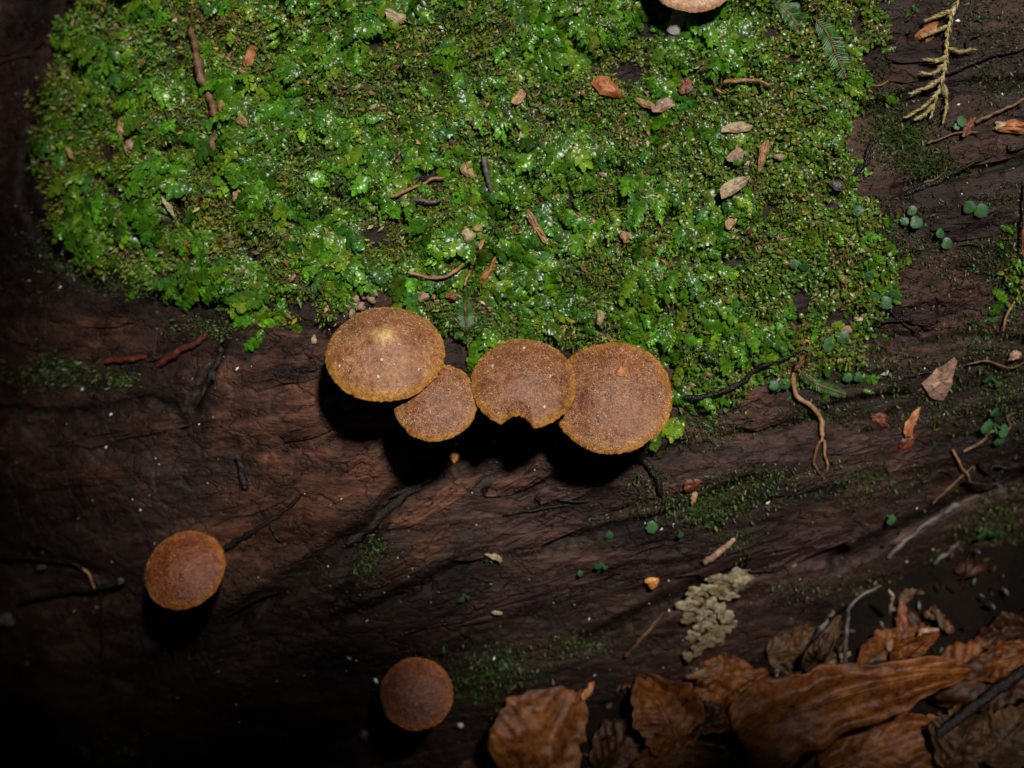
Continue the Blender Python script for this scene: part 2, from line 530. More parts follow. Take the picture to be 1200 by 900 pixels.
# pale punky heartwood, purplish stain, blackened wet seams; light fall-off, seam shade painted in
tint = np.ones(U.shape + (3,))
_zn = 0.35 * fbm(lpx / 40, lpy / 22, 3, 111)
def zone(x, y, a, b, ang=0.0):
    c, s = math.cos(math.radians(ang)), math.sin(math.radians(ang))
    dx, dy = lpx - x, lpy - y
    q = np.hypot((dx * c + dy * s) / a, (-dx * s + dy * c) / b) + _zn
    return 1 - sstep(0.45, 1.1, q)
def paint(k, colr, amt=1.0):
    global tint
    tint = tint * (1 - (k * amt)[..., None]) + tint * np.array(colr) * (k * amt)[..., None]
paint(zone(355, 460, 130, 75, -18), (4.8, 4.0, 3.3))
paint(zone(390, 550, 200, 55, -28), (2.3, 1.95, 1.65))
paint(zone(330, 620, 170, 50, -25), (1.4, 1.2, 1.05))
paint(zone(620, 570, 60, 26, -25), (2.0, 1.9, 1.9))
paint(zone(505, 640, 40, 16, -25), (1.9, 1.7, 1.5))
paint(zone(500, 580, 70, 22, -28), (1.7, 1.5, 1.35))
paint(zone(850, 530, 150, 60, -20), (1.7, 1.6, 1.9))
paint(zone(1075, 360, 90, 60, 0), (2.0, 1.75, 1.75))
paint(zone(1040, 230, 50, 50, 0), (1.5, 1.35, 1.4))
paint(zone(930, 670, 130, 40, -22), (1.7, 1.6, 2.0))
paint(zone(140, 400, 150, 40, 0), (1.35, 1.2, 1.15))
paint(zone(1130, 140, 90, 120, 0), (0.75, 0.75, 0.8))
stain = sstep(0.25, 0.7, fbm(lpx / 120, lpy / 50, 3, 113))
paint(stain, (0.45, 0.42, 0.46), 0.8)
_jag = 4 * noise(lpx / 14, lpy / 14, 115)
for pts, hw, dep in CRACKS:
    k = 1 - sstep(hw * 0.3, hw * 1.6, seg_dist(lpx, lpy, pts) + _jag)
    paint(k, (0.30, 0.28, 0.30), 0.8)  # wet black, plus shade painted in at the ledge and the moss undercut
log = thing('fallen_log', 'rotten reddish brown fallen log with split grain carrying the moss and mushrooms', 'log', (0, 0, 0))
mesh_obj('wood', W(np.stack([U, V, Wl], -1)).reshape(-1, 3), grid_faces(len(gu), len(gvv)), MATS['wood'], log, color=tint.reshape(-1, 3))

def splinter(cx, cy, lpx_, wpx, ang, thick, tintc, seed):
    """a flat flake of wood lifting along the grain"""
    rr = np.random.default_rng(seed)
    n = 16; rings = 4
    th = np.linspace(0, 2 * math.pi, n, endpoint=False)
    prof = 1 + 0.16 * rr.standard_normal(n)
    ca, sa = math.cos(math.radians(ang)), math.sin(math.radians(ang))
    pts = [surf(cx, cy, log_w)]
    Vv = [pts[0] + np.array([0, 0, thick])]
    for k in range(1, rings + 1):
        f = (0.38, 0.72, 1.0, 1.02)[k - 1]
        for i in range(n):
            cxx = np.sign(math.cos(th[i])) * abs(math.cos(th[i])) ** 0.7
            a = cxx * lpx_ / 2 * prof[i] * f; b = math.sin(th[i]) * wpx / 2 * prof[i] * f
            p = at(cx + a * ca + b * sa, cy - a * sa + b * ca, pts[0][2])
            w = float(log_w(p[:1], p[1:2])[0]); wb = float(base_w(p[:1], p[1:2])[0])
            h = thick * (1.0 + 0.35 * rr.standard_normal()) if k < 4 else -0.0006
            q = 0.5 * w + 0.5 * wb if k < 4 else w
            Vv.append(np.array([p[0], p[1], q + h]))
    F = [[0, 1 + i, 1 + (i + 1) % n] for i in range(n)]
    for k in range(rings - 1):
        for i in range(n):
            a = 1 + k * n + i; b = 1 + k * n + (i + 1) % n
            F.append([a, a + n, b + n, b])
    mesh_obj('wood_flake', W(np.array(Vv)), F, MATS['wood'], log, smooth=False, color=np.array(tintc) * 1.2)

SPL = [(610, 560, 90, 30, 28, 1.0, (2.3, 2.1, 2.0)), (665, 575, 80, 24, 12, 0.9, (2.0, 1.8, 1.9)), (520, 583, 110, 22, 30, 0.8, (2.1, 1.8, 1.5)),
       (505, 638, 62, 24, 30, 0.9, (2.0, 1.7, 1.4)), (470, 668, 90, 20, 26, 0.7, (1.3, 1.1, 1.0)), (620, 625, 160, 34, 20, 0.9, (0.9, 0.8, 0.9)),
       (720, 650, 150, 24, 20, 0.9, (0.8, 0.75, 0.85)), (700, 596, 90, 18, 18, 0.7, (1.2, 1.1, 1.1)), (960, 560, 120, 24, 16, 0.9, (0.9, 0.9, 1.1)),
       (870, 648, 140, 30, 20, 1.0, (0.8, 0.7, 0.9)), (940, 640, 130, 34, 20, 1.2, (0.9, 0.8, 1.0)), (1090, 610, 120, 14, 28, 1.0, (1.8, 1.9, 2.2)),
       (1075, 340, 70, 40, 4, 0.6, (1.3, 1.2, 1.25)), (1130, 350, 60, 34, 10, 0.7, (1.0, 0.9, 1.0)), (1080, 60, 90, 26, 4, 0.8, (0.8, 0.8, 0.9)),
       (1050, 50, 50, 20, 10, 0.7, (1.2, 1.1, 1.2)), (1060, 88, 56, 16, 0, 0.7, (1.2, 1.1, 1.2)), (1140, 180, 90, 26, 8, 0.7, (0.8, 0.75, 0.8)),
       (1150, 260, 110, 30, 10, 0.9, (0.8, 0.7, 0.75)), (330, 440, 100, 24, 10, 0.6, (1.9, 1.6, 1.35)), (370, 500, 90, 20, 20, 0.6, (2.0, 1.7, 1.4)),
       (180, 412, 90, 22, 8, 0.6, (1.3, 1.15, 1.15)), (120, 378, 70, 14, 4, 0.6, (1.6, 1.3, 1.1)), (60, 410, 110, 18, -4, 0.7, (1.0, 0.85, 0.8)),
       (150, 505, 150, 20, 10, 0.7, (1.0, 0.85, 0.75)), (290, 590, 130, 26, 20, 0.6, (1.3, 1.1, 0.95)), (90, 560, 140, 24, 6, 0.7, (0.9, 0.75, 0.65)),
       (430, 530, 80, 22, 28, 0.6, (1.8, 1.5, 1.25)), (30, 330, 80, 26, 4, 0.7, (1.0, 0.8, 0.75)), (20, 60, 70, 22, 10, 0.7, (1.0, 0.8, 0.7)),
       (1010, 520, 90, 20, 10, 0.8, (0.9, 0.9, 1.1)), (1060, 540, 60, 22, 16, 0.8, (1.5, 1.3, 1.45)), (560, 720, 130, 22, 14, 0.8, (0.8, 0.7, 0.75)),
       (640, 690, 140, 22, 16, 0.8, (0.75, 0.65, 0.75)), (860, 470, 80, 22, 18, 0.7, (1.3, 1.2, 1.3)), (885, 490, 60, 26, 10, 0.8, (1.5, 1.35, 1.35))]
for i, s in enumerate(SPL):
    splinter(s[0], s[1], s[2], s[3], s[4], s[5] * 0.75e-3, s[6], 300 + i)

# ------------------------------------------------------------------ moss
moss = thing('moss_mat', 'thick bright green cushion of moss and leafy liverwort spread over the log', 'moss', (0, 0, 0))
bu = np.arange(-0.145, 0.145, 0.0006); bv = np.arange(-0.05, 0.15, 0.0006)
BU, BV = np.meshgrid(bu, bv, indexing='ij')
th_, m_ = moss_thick(BU, BV)
BW = log_w(BU, BV) + th_ + np.where(m_ > 0, 0.0003 * fbm(BU * 900, BV * 900, 3, 121), 0) - 0.0002
F = grid_faces(len(bu), len(bv))
keep = (m_.reshape(-1)[F] > -6).any(1)
F = F[keep]
used, inv = np.unique(F, return_inverse=True)
bed = mesh_obj('moss_bed', W(np.stack([BU, BV, BW], -1)).reshape(-1, 3)[used], inv.reshape(F.shape), MATS['bed'], moss)
bed['kind'] = 'stuff'

def frames(u, v, fn, e=0.0009):
    """world position and tangent frame on a surface function of (u, v)"""
    w = fn(u, v)
    du = (fn(u + e, v) - fn(u - e, v)) / (2 * e); dv = (fn(u, v + e) - fn(u, v - e)) / (2 * e)
    k = 0.6
    n = np.stack([-du * k, -dv * k, np.ones_like(du)], -1); n /= np.linalg.norm(n, axis=1)[:, None]
    P = W(np.stack([u, v, w], -1))
    nw = n[:, 0:1] * AX + n[:, 1:2] * AV + n[:, 2:3] * AN
    return P, nw, w

def basis(nw, ang, tilt):
    """columns: forward, side, up; forward lies on the surface at angle ang and is lifted by tilt"""
    t0 = np.cross(np.broadcast_to(AV, nw.shape), nw); t0 /= np.linalg.norm(t0, axis=1)[:, None]
    t1 = np.cross(nw, t0)
    f = np.cos(ang)[:, None] * t0 + np.sin(ang)[:, None] * t1
    s = np.cross(nw, f)
    f2 = np.cos(tilt)[:, None] * f + np.sin(tilt)[:, None] * nw
    n2 = np.cross(f2, s)
    return np.stack([f2, s, n2], -1)

def scatter(name, tverts, tfaces, P, B, S, tints, mat, parent, vt=None):
    """many small copies of one little shape welded into one stuff mesh"""
    n, k = len(P), len(tverts)
    Vv = P[:, None, :] + np.einsum('nij,kj->nki', B, tverts) * S[:, None, None]
    Ff = (np.asarray(tfaces)[None] + (np.arange(n) * k)[:, None, None]).reshape(-1, np.asarray(tfaces).shape[1])
    col = np.repeat(tints[:, None, :], k, 1)
    if vt is not None: col = col * vt[None]
    o = mesh_obj(name, Vv.reshape(-1, 3), Ff, mat, parent, color=col.reshape(-1, 3))
    o['kind'] = 'stuff'
    return o

def rand_uv(n, box):
    return rng.uniform(box[0], box[1], n), rng.uniform(box[2], box[3], n)

def pal(n, cols, wts, jitter=0.18):
    idx = rng.choice(len(cols), n, p=np.array(wts) / sum(wts))
    c = np.array(cols)[idx]
    return c * np.exp(jitter * rng.standard_normal((n, 1))) * np.exp(0.07 * rng.standard_normal((n, 3)))

def kinds_at(px, py):
    """how leafy (liverwort) and how yellow the cover is"""
    leafy = 0.5 + 0.9 * fbm(px / 85, py / 70, 3, 131) - 0.35 * sstep(820, 950, px) - 0.2 * sstep(180, 60, px)
    yell = 0.45 + 0.9 * fbm(px / 110 + 7, py / 80, 3, 133) + 0.25 * sstep(760, 980, px)
    return leafy, yell

GREENS = [(0.062, 0.150, 0.008), (0.088, 0.190, 0.011), (0.045, 0.115, 0.011), (0.110, 0.210, 0.012), (0.030, 0.080, 0.005)]
YELLOWS = [(0.155, 0.190, 0.012), (0.105, 0.150, 0.009), (0.215, 0.210, 0.024), (0.070, 0.110, 0.006), (0.22, 0.15, 0.035)]

# fine moss: pointed leaflets, folded along the middle
leafv = np.array([(0, 0, 0), (0.40, 0.19, 0.08), (1.0, 0, 0.12), (0.40, -0.19, 0.08), (0.5, 0, 0.0)], float)
leaff = np.array([(0, 1, 4), (1, 2, 4), (2, 3, 4), (3, 0, 4)])
NL = 125000
u, v = rand_uv(NL * 3, (-0.135, 0.135, -0.045, 0.125))
px, py = proj(u, v, base_w(u, v))
mm = moss_m(px, py)
leafy, yell = kinds_at(px, py)
inframe = (px > -60) & (px < 1260) & (py > -60)
ok = (mm > -1) & (rng.random(len(u)) < np.where(leafy > 0.62, 0.55, 1.0) * np.where(inframe, 1, 0.35))
u, v, px, py, yell, mm = [a[ok][:NL] for a in (u, v, px, py, yell, mm)]
P, nw, _ = frames(u, v, top_w)
n = len(u)
B = basis(nw, rng.uniform(0, 2 * math.pi, n), rng.uniform(-0.1, 1.25, n))
S = rng.uniform(0.0005, 0.00125, n) * np.where(rng.random(n) < 0.08, 1.6, 1)
ycol = rng.random(n) < np.clip(yell, 0.08, 0.92)
tints = np.where(ycol[:, None], pal(n, YELLOWS, (4, 4, 3, 4, 1.2)), pal(n, GREENS, (4, 3, 2, 2, 3)))
dead = (fbm(px / 60 + 11, py / 44, 3, 139) + 0.25 * sstep(760, 900, px) > rng.uniform(0.25, 1.0, n))
tints = np.where(dead[:, None], pal(n, [(0.16, 0.105, 0.035), (0.10, 0.055, 0.02), (0.21, 0.16, 0.06)], (3, 2, 2)), tints)
P = P + nw * rng.uniform(-0.0004, 0.0009, n)[:, None]
scatter('fine_moss', leafv, leaff, P, B, S, tints, MATS['moss_leaf'], moss)

# thin moss film creeping over the bare wood
FILM = [(1130, 300, 60, 60, 500), (1150, 400, 50, 50, 500), (1090, 480, 70, 30, 400), (1170, 90, 40, 60, 300), (1000, 560, 80, 24, 400), (1045, 300, 40, 60, 700), (1015, 425, 60, 30, 500), (1030, 120, 30, 70, 500), (60, 300, 40, 40, 200), (170, 338, 80, 10, 300), (1060, 158, 44, 34, 1100), (1095, 192, 40, 18, 700), (1186, 312, 26, 50, 1100), (1180, 250, 20, 24, 300), (822, 600, 30, 14, 400), (865, 580, 40, 22, 500), (60, 440, 70, 16, 500), (75, 425, 30, 12, 250), (145, 445, 18, 10, 160), (430, 662, 14, 22, 160), (445, 640, 14, 14, 120), (830, 500, 60, 26, 500),
        (905, 560, 70, 16, 260), (590, 780, 50, 26, 700), (550, 800, 30, 20, 300), (680, 755, 30, 14, 200), (865, 640, 30, 16, 250), (1165, 610, 40, 40, 600),
        (1180, 470, 24, 40, 300), (1130, 660, 50, 24, 260), (800, 590, 50, 14, 400), (570, 650, 20, 8, 120), (960, 480, 40, 18, 250), (1150, 20, 50, 40, 260),
        (690, 600, 40, 12, 120), (180, 250, 120, 14, 0), (140, 880, 26, 14, 160), (760, 560, 30, 20, 120), (930, 690, 50, 14, 120), (1040, 680, 60, 16, 160),
        (110, 312, 40, 16, 300), (250, 385, 40, 12, 300), (610, 830, 24, 16, 300), (870, 420, 60, 20, 260)]
fu, fv_ = [], []
for x, y, a, b, k in FILM:
    for _ in range(int(k * 1.7)):
        p = at(x + random.gauss(0, a * 0.55), y + random.gauss(0, b * 0.55), 0.0)
        fu.append(p[0]); fv_.append(p[1])
fu = np.array(fu); fv_ = np.array(fv_)
fpx = 600 + fu / PX; fpy = 450 - fv_ / PX
wv = np.zeros_like(fu)
for _ in range(6):
    s = PX * (D - wv) / D
    fu = (fpx - 600) * s; fv_ = (450 - fpy) * s
    wv = log_w(fu, fv_)
P, nw, _ = frames(fu, fv_, log_w)
n = len(fu)
film = scatter('thin_moss', leafv, leaff, P + nw * 0.0002, basis(nw, rng.uniform(0, 6.28, n), rng.uniform(0, 1.2, n)), rng.uniform(0.0003, 0.0010, n) * np.where(rng.random(n) < 0.1, 1.6, 1.0),
               pal(n, [(0.028, 0.068, 0.008), (0.018, 0.045, 0.006), (0.055, 0.065, 0.010), (0.045, 0.030, 0.012)], (3, 3, 2, 2), 0.35), MATS['moss_leaf'], None)
tag(film, 'thin film of dark green moss creeping over the bare wood', 'moss')

# leafy liverwort shoots: two rows of rounded overlapping leaves
def shoot_template(seed):
    """a creeping stem with two close rows of overlapping, rounded leaves"""
    rr = np.random.default_rng(seed)
    nleaf = int(rr.integers(7, 11)); Vv = []; Ff = []; Tt = []
    bend = rr.uniform(-0.6, 0.6); up = np.array([0, 0, 1.0]); wid = rr.uniform(0.85, 1.2)
    def spine(t):
        return np.array([t * math.cos(bend * t), t * math.sin(bend * t), 0.10 * math.sin(math.pi * t) - 0.14 * t * t])
    for i in range(nleaf):
        for sgn in (-1, 1):
            if rr.random() < 0.06: continue
            t = (i + 0.3 + 0.22 * sgn + rr.uniform(-0.1, 0.1)) / nleaf
            c = spine(t); d = spine(t + 0.02) - c; d /= np.linalg.norm(d)
            s0 = np.array([-d[1], d[0], 0]) * sgn; s0 /= np.linalg.norm(s0)
            size = 0.24 * wid * (1 - 0.75 * abs(t - 0.45)) * rr.uniform(0.75, 1.2)
            f = d * rr.uniform(0.4, 0.9) + s0; f /= np.linalg.norm(f)
            g = np.cross(up, f); lift = rr.uniform(-0.05, 0.30); roll = rr.uniform(-0.05, 0.35) * sgn; cup = rr.uniform(0.25, 0.85)
            tint = rr.uniform(0.70, 1.25) * (0.72 + 0.6 * t); b0 = len(Vv); m = 7
            def pt(al, be):
                return c + f * al + g * be + up * (0.02 + lift * al + roll * be - cup * (al * al + 2 * be * be) / size + 0.05 * i / nleaf)
            Vv.append(pt(size * 0.55, 0)); Tt.append(tint)
            for q in range(m):
                a = -2.4 + 4.8 * q / (m - 1)
                r = size * (0.58 + 0.07 * rr.standard_normal())
                Vv.append(pt(size * 0.60 + math.cos(a) * r * 1.1, math.sin(a) * r * 0.72)); Tt.append(tint * (1.2 if abs(a) < 1.0 else 0.9))
            Vv.append(c + up * 0.01); Tt.append(tint * 0.9)
            for q in range(m - 1): Ff.append((b0, b0 + 1 + q, b0 + 2 + q))
            Ff.append((b0, b0 + m, b0 + m + 1)); Ff.append((b0, b0 + m + 1, b0 + 1))
    return np.array(Vv), np.array(Ff), np.array(Tt)[:, None] * np.ones(3)

TEMPL = [shoot_template(900 + i) for i in range(30)]
NS = 6800
u, v = rand_uv(NS * 6, (-0.13, 0.13, -0.05, 0.115))
px, py = proj(u, v, base_w(u, v))
mm = moss_m(px, py); leafy, yell = kinds_at(px, py)
ok = ((mm > 2) & (rng.random(len(u)) < np.clip((leafy - 0.22) * 1.7, 0.06, 1)) | (mm > -26) & (mm < 2) & (px > 760) & (rng.random(len(u)) < 0.10)) & (px > -80) & (px < 1280)
u, v, px, py, yell, leafy = [a[ok][:NS] for a in (u, v, px, py, yell, leafy)]
n = len(u)
P, nw, _ = frames(u, v, top_w)
size = (0.0021 + 0.0037 * rng.random(n) ** 2.0) * (0.8 + 0.35 * np.clip(leafy, 0, 1.1)) * np.where(px > 850, 0.70, 1.0)
flow = -math.pi / 2 + 2.4 * noise(px / 80, py / 80, 137) + rng.normal(0, 0.5, n)
B = basis(nw, flow, rng.uniform(-0.12, 0.28, n))
P = P + nw * rng.uniform(0.0000, 0.0009, n)[:, None]
tints = pal(n, [(0.052, 0.155, 0.007), (0.075, 0.195, 0.010), (0.042, 0.135, 0.016), (0.120, 0.215, 0.012), (0.034, 0.095, 0.005), (0.055, 0.155, 0.032)], (4, 4, 1.5, 3, 1.5, 0.6), 0.26) * 0.88
vis = (px > 5) & (px < 1195) & (py > 5) & (py < 480)
order = np.argsort(-(size * vis))
big = order[:290]; rest = order[290:]
for k in big:
    tv, tf, tt = TEMPL[k % 30]
    Vv = P[k] + (tv @ B[k].T) * size[k]
    mesh_obj('leafy_shoot', Vv, tf, MATS['liverwort'], moss, color=tints[k][None] * tt)
VV, FF, CC = [], [], []; off = 0
for k in rest:
    tv, tf, tt = TEMPL[k % 30]
    VV.append(P[k] + (tv @ B[k].T) * size[k]); FF.append(tf + off); CC.append(tints[k][None] * tt); off += len(tv)
o = mesh_obj('leafy_undergrowth', np.concatenate(VV), np.concatenate(FF), MATS['liverwort'], moss, color=np.concatenate(CC))
o['kind'] = 'stuff'

# small round leaves of the brighter cover towards the bare wood
a = np.linspace(0, 2 * math.pi, 7, endpoint=False)
rv = np.vstack([[0.5, 0, 0.12], np.stack([0.5 + 0.5 * np.cos(a), 0.42 * np.sin(a), 0.03 * np.cos(3 * a)], -1)])
rf = np.array([(0, 1 + i, 1 + (i + 1) % 7) for i in range(7)])
NR = 15000
u, v = rand_uv(NR * 4, (-0.12, 0.12, -0.05, 0.11))
px, py = proj(u, v, base_w(u, v)); mm = moss_m(px, py)
ok = (mm > 0) & (rng.random(len(u)) < 0.25 + 0.75 * sstep(760, 900, px))
u, v, px, py = [q[ok][:NR] for q in (u, v, px, py)]; n = len(u)
P, nw, _ = frames(u, v, top_w)
scatter('round_leaflets', rv, rf, P + nw * rng.uniform(0.0002, 0.0011, n)[:, None], basis(nw, rng.uniform(0, 6.28, n), rng.uniform(-0.2, 0.8, n)),
        rng.uniform(0.0005, 0.0012, n), pal(n, [(0.055, 0.140, 0.012), (0.090, 0.160, 0.015), (0.04, 0.105, 0.010), (0.125, 0.170, 0.022)], (3, 3, 2, 1)), MATS['liverwort'], moss)

# ------------------------------------------------------------------ mushrooms
def cap_material():
    m, nt, b = new_mat('mushroom_cap')
    f = noise_tex(nt, 1100, 4, 0.7)
    f2 = noise_tex(nt, 260, 4, 0.6)
    col = mix(nt, 1.0, attr(nt, 'tint'), ramp(nt, f, [(0.32, (0.50, 0.46, 0.42)), (0.66, (1.40, 1.42, 1.45))]), 'MULTIPLY')
    col = mix(nt, 0.8, col, ramp(nt, f2, [(0.3, (0.58, 0.50, 0.46)), (0.7, (1.30, 1.38, 1.45))]), 'MULTIPLY')
    nt.links.new(col, b.inputs['Base Color'])
    b.inputs['Roughness'].default_value = 0.42; b.inputs['Specular IOR Level'].default_value = 0.5
    b.inputs['Subsurface Weight'].default_value = 0.12
    b.inputs['Subsurface Radius'].default_value = (0.0012, 0.0005, 0.0002)
    b.inputs['Subsurface Scale'].default_value = 1.0
    h = bump(nt, f, 0.00035)
    nt.links.new(h, b.inputs['Normal'])
    return m
MATS['cap'] = cap_material()
GILL = plain('gills', (0.16, 0.075, 0.028), (0.26, 0.13, 0.055), rough=0.7)
STEM = plain('stem', (0.09, 0.040, 0.016), (0.20, 0.105, 0.05), rough=0.6, scale=400)
PSTEM = plain('pale_stem', (0.20, 0.18, 0.15), (0.36, 0.34, 0.30), rough=0.6, scale=900)

def mushroom(px, py, wpx, lift, tilt_deg, tilt_dir, label, base, H=0.30, umbo=0.0, cols=None, notch=None, scurf=2600, seed=0, stem_mat=None,
             scurf_col=(0.36, 0.20, 0.11), stem_r=0.085, drops=0):
    rr = np.random.default_rng(seed)
    bp = surf(base[0], base[1], log_w)
    root = W(bp)
    w0 = surf(px, py, base_w)[2] + lift
    cpt = at(px, py, w0)
    R = wpx / 2 * PX * (D - w0) / D
    t = math.radians(tilt_deg); dirr = math.radians(tilt_dir)
    ax = math.cos(t) * AN + math.sin(t) * (math.cos(dirr) * AX + math.sin(dirr) * AV)
    e1 = np.cross(AV, ax); e1 /= np.linalg.norm(e1); e2 = np.cross(ax, e1)
    cen = W(cpt)
    T = thing('mushroom', label, 'mushroom', root, 'mushrooms on the log')
    ns, nr = 160, 34
    th = np.linspace(0, 2 * math.pi, ns, endpoint=False)
    rs = np.concatenate([np.linspace(0.001, 0.94, nr - 6) , [0.965, 0.985, 0.997, 1.0, 0.992, 0.975]])
    edge = 1 + 0.018 * noise(np.cos(th) * 2 + seed, np.sin(th) * 2, 140) + 0.010 * noise(np.cos(th) * 9, np.sin(th) * 9 + seed, 141) + 0.007 * rr.standard_normal(ns)
    nt_ = np.zeros(ns)
    if notch:
        d = (th - math.radians(notch[0]) + math.pi) % (2 * math.pi) - math.pi
        q = np.clip(1 - (np.abs(d) / notch[1]) ** 1.8, 0, 1)
        nt_ = notch[2] * np.sqrt(q) * (1 + 0.05 * rr.standard_normal(ns))
    def zprof(r):
        return H * R * ((1 - np.clip(r, 0, 1) ** 1.9) + umbo * np.exp(-(r / 0.15) ** 2) - 0.10 * np.clip((r - 0.9) / 0.1, 0, 1) ** 2)
    Vv = []; TT = []
    if cols is None: cols = [(0.150, 0.052, 0.015), (0.165, 0.053, 0.018), (0.180, 0.062, 0.018), (0.32, 0.130, 0.016)]
    for i, r in enumerate(rs):
        re = r * (1 + (edge - 1) * sstep(0.5, 1.0, r)) * (1 - nt_ * sstep(0.45, 0.95, r))
        z = zprof(np.full(ns, r))
        if i >= nr - 2: z = z - (0.00025 if i == nr - 2 else 0.0006)
        wob = 0.022 * R * fbm(np.cos(th) * r * 1.6 + seed, np.sin(th) * r * 1.6, 3, 143) + 0.010 * R * noise(np.cos(th) * r * 7, np.sin(th) * r * 7 + seed, 146)
        z = z + wob - 0.006 * R * np.abs(noise(th * 14, r * 1.0 + seed, 144)) * sstep(0.5, 1, r)
        Vv.append(cen + (re * R)[:, None] * (np.cos(th)[:, None] * e1 + np.sin(th)[:, None] * e2) + z[:, None] * ax - 0.0 * ax)
        rj = np.clip(r + 0.06 * noise(np.cos(th) * 5 * r + seed, np.sin(th) * 5 * r, 145), 0, 1)
        stops = np.array([0.09, 0.28, 0.84, 0.99])
        TT.append(np.stack([np.interp(rj, stops, [c[k] for c in cols]) for k in range(3)], -1))
    Vv = np.concatenate(Vv); TT = np.concatenate(TT)
    Ff = grid_faces(nr, ns, True)
    cap = mesh_obj('cap', under(T, Vv), Ff, MATS['cap'], T, color=TT)
    # pleated gills
    gs, grn = 192, 9
    tg = np.linspace(0, 2 * math.pi, gs, endpoint=False)
    ng = np.interp(tg, np.append(th, 2 * math.pi), np.append(nt_, nt_[0]))
    Gv = []
    for r in np.linspace(0.97, 0.11, grn):
        z = zprof(np.array([r]))[0] * 0.80 - 0.0007 - (np.arange(gs) % 2) * 0.07 * R * math.sin(math.pi * (0.97 - r) / 0.9) ** 0.5 - 0.02 * R
        re = r * (1 - ng * sstep(0.45, 0.95, r)) * 0.985
        Gv.append(cen + (re * R)[:, None] * (np.cos(tg)[:, None] * e1 + np.sin(tg)[:, None] * e2) + np.broadcast_to(z, (gs,))[:, None] * ax)
    mesh_obj('gills', under(T, np.concatenate(Gv)), grid_faces(grn, gs, True)[:, ::-1], GILL, T)
    # stem
    top = cen + ax * (zprof(np.array([0.05]))[0] * 0.78)
    nb = surf_normal(bp)
    mid = 0.5 * (top - ax * 0.4 * np.linalg.norm(top - root)) + 0.5 * (root + nb * 0.4 * np.linalg.norm(top - root))
    pts = spline([root - nb * 0.0008, root + nb * 0.12 * np.linalg.norm(top - root), mid, top - ax * 0.15 * np.linalg.norm(top - root), top], 22)
    rad = stem_r * R * 2 * np.interp(np.linspace(0, 1, 22), [0, 0.08, 0.3, 0.9, 1], [0.75, 0.62, 0.5, 0.46, 0.55])
    sv, sf = tube(pts, rad, 14, seed, 0.04)
    mesh_obj('stem', under(T, sv), sf, stem_mat or STEM, T)
    # scurfy grains of the cap skin
    if scurf:
        scurf = int(scurf * 3.6)
        r = np.sqrt(rr.uniform(0.0, 0.97, scurf)); a = rr.uniform(0, 2 * math.pi, scurf)
        clump = fbm(np.cos(a) * r * 3 + seed, np.sin(a) * r * 3, 3, 147)
        kp = clump > rr.uniform(-0.9, 0.6, scurf); r, a = r[kp], a[kp]
        j = np.round(a / (2 * math.pi) * ns).astype(int) % ns
        rows = np.clip(np.interp(r, rs[:nr - 3], np.arange(nr - 3)), 0, nr - 4)
        i0 = rows.astype(int); fr = (rows - i0)[:, None]
        VV3 = Vv.reshape(nr, ns, 3)
        a2 = a / (2 * math.pi) * ns; j0 = np.floor(a2).astype(int) % ns; j1 = (j0 + 1) % ns; fa = (a2 - np.floor(a2))[:, None]
        p = (VV3[i0, j0] * (1 - fa) + VV3[i0, j1] * fa) * (1 - fr) + (VV3[i0 + 1, j0] * (1 - fa) + VV3[i0 + 1, j1] * fa) * fr
        m = len(p)
        q = np.cos(a)[:, None] * e1 + np.sin(a)[:, None] * e2 + 0.35 * rr.standard_normal((m, 3))
        s3 = np.cross(q, np.broadcast_to(ax, q.shape)); s3 /= np.linalg.norm(s3, axis=1)[:, None]
        s4 = np.cross(np.broadcast_to(ax, q.shape), s3)
        sz = rr.uniform(0.00003, 0.00007, m)[:, None]; ln = sz * rr.uniform(1.2, 4.0, m)[:, None]
        gv_ = np.stack([p - s4 * ln, p + s3 * sz, p + s4 * ln, p - s3 * sz, p + ax * sz * 1.3], 1).reshape(-1, 3)
        k5 = (np.arange(m) * 5)[:, None, None]
        gf = (np.array([(0, 1, 4), (1, 2, 4), (2, 3, 4), (3, 0, 4)])[None] + k5).reshape(-1, 3)
        gold = np.interp(r, [0, 0.82, 0.98], [0, 0.1, 1])[:, None]
        gc = (np.array(scurf_col)[None] * (1 - gold) + np.array((0.46, 0.25, 0.06))[None] * gold) * np.exp(0.35 * rr.standard_normal((m, 1)))
        so = mesh_obj('scurf', under(T, gv_), gf, MATS['moss_leaf'], cap, color=np.repeat(gc, 5, 0), smooth=False)
        so['kind'] = 'stuff'
    return T, cen, ax, R, e1, e2, zprof

M1 = mushroom(451, 413, 141, 0.0135, 38, 92, 'tawny mushroom with a pale yellowish knob on its cap, standing tallest in the overlapping row', (486, 452), H=0.46, umbo=0.12,
              cols=[(0.44, 0.265, 0.095), (0.230, 0.092, 0.036), (0.255, 0.105, 0.038), (0.38, 0.170, 0.026)], scurf=1700, seed=1, scurf_col=(0.42, 0.26, 0.15))
M2 = mushroom(511, 471, 100, 0.0172, 26, 100, 'smallest mushroom of the overlapping row, tucked under the knobbed cap and the notched cap', (536, 470), H=0.36, scurf=2300, seed=2)
M3 = mushroom(614, 448, 124, 0.0180, 31, 88, 'brown mushroom with a rounded bite missing from its cap edge', (618, 452), H=0.40, notch=(-98, 0.30, 0.27), scurf=2900, seed=3)
M4 = mushroom(717, 465, 142, 0.0125, 22, 100, 'broadest flat brown mushroom, with an orange crumb lying on its cap', (706, 452), H=0.32, scurf=3900, seed=4)
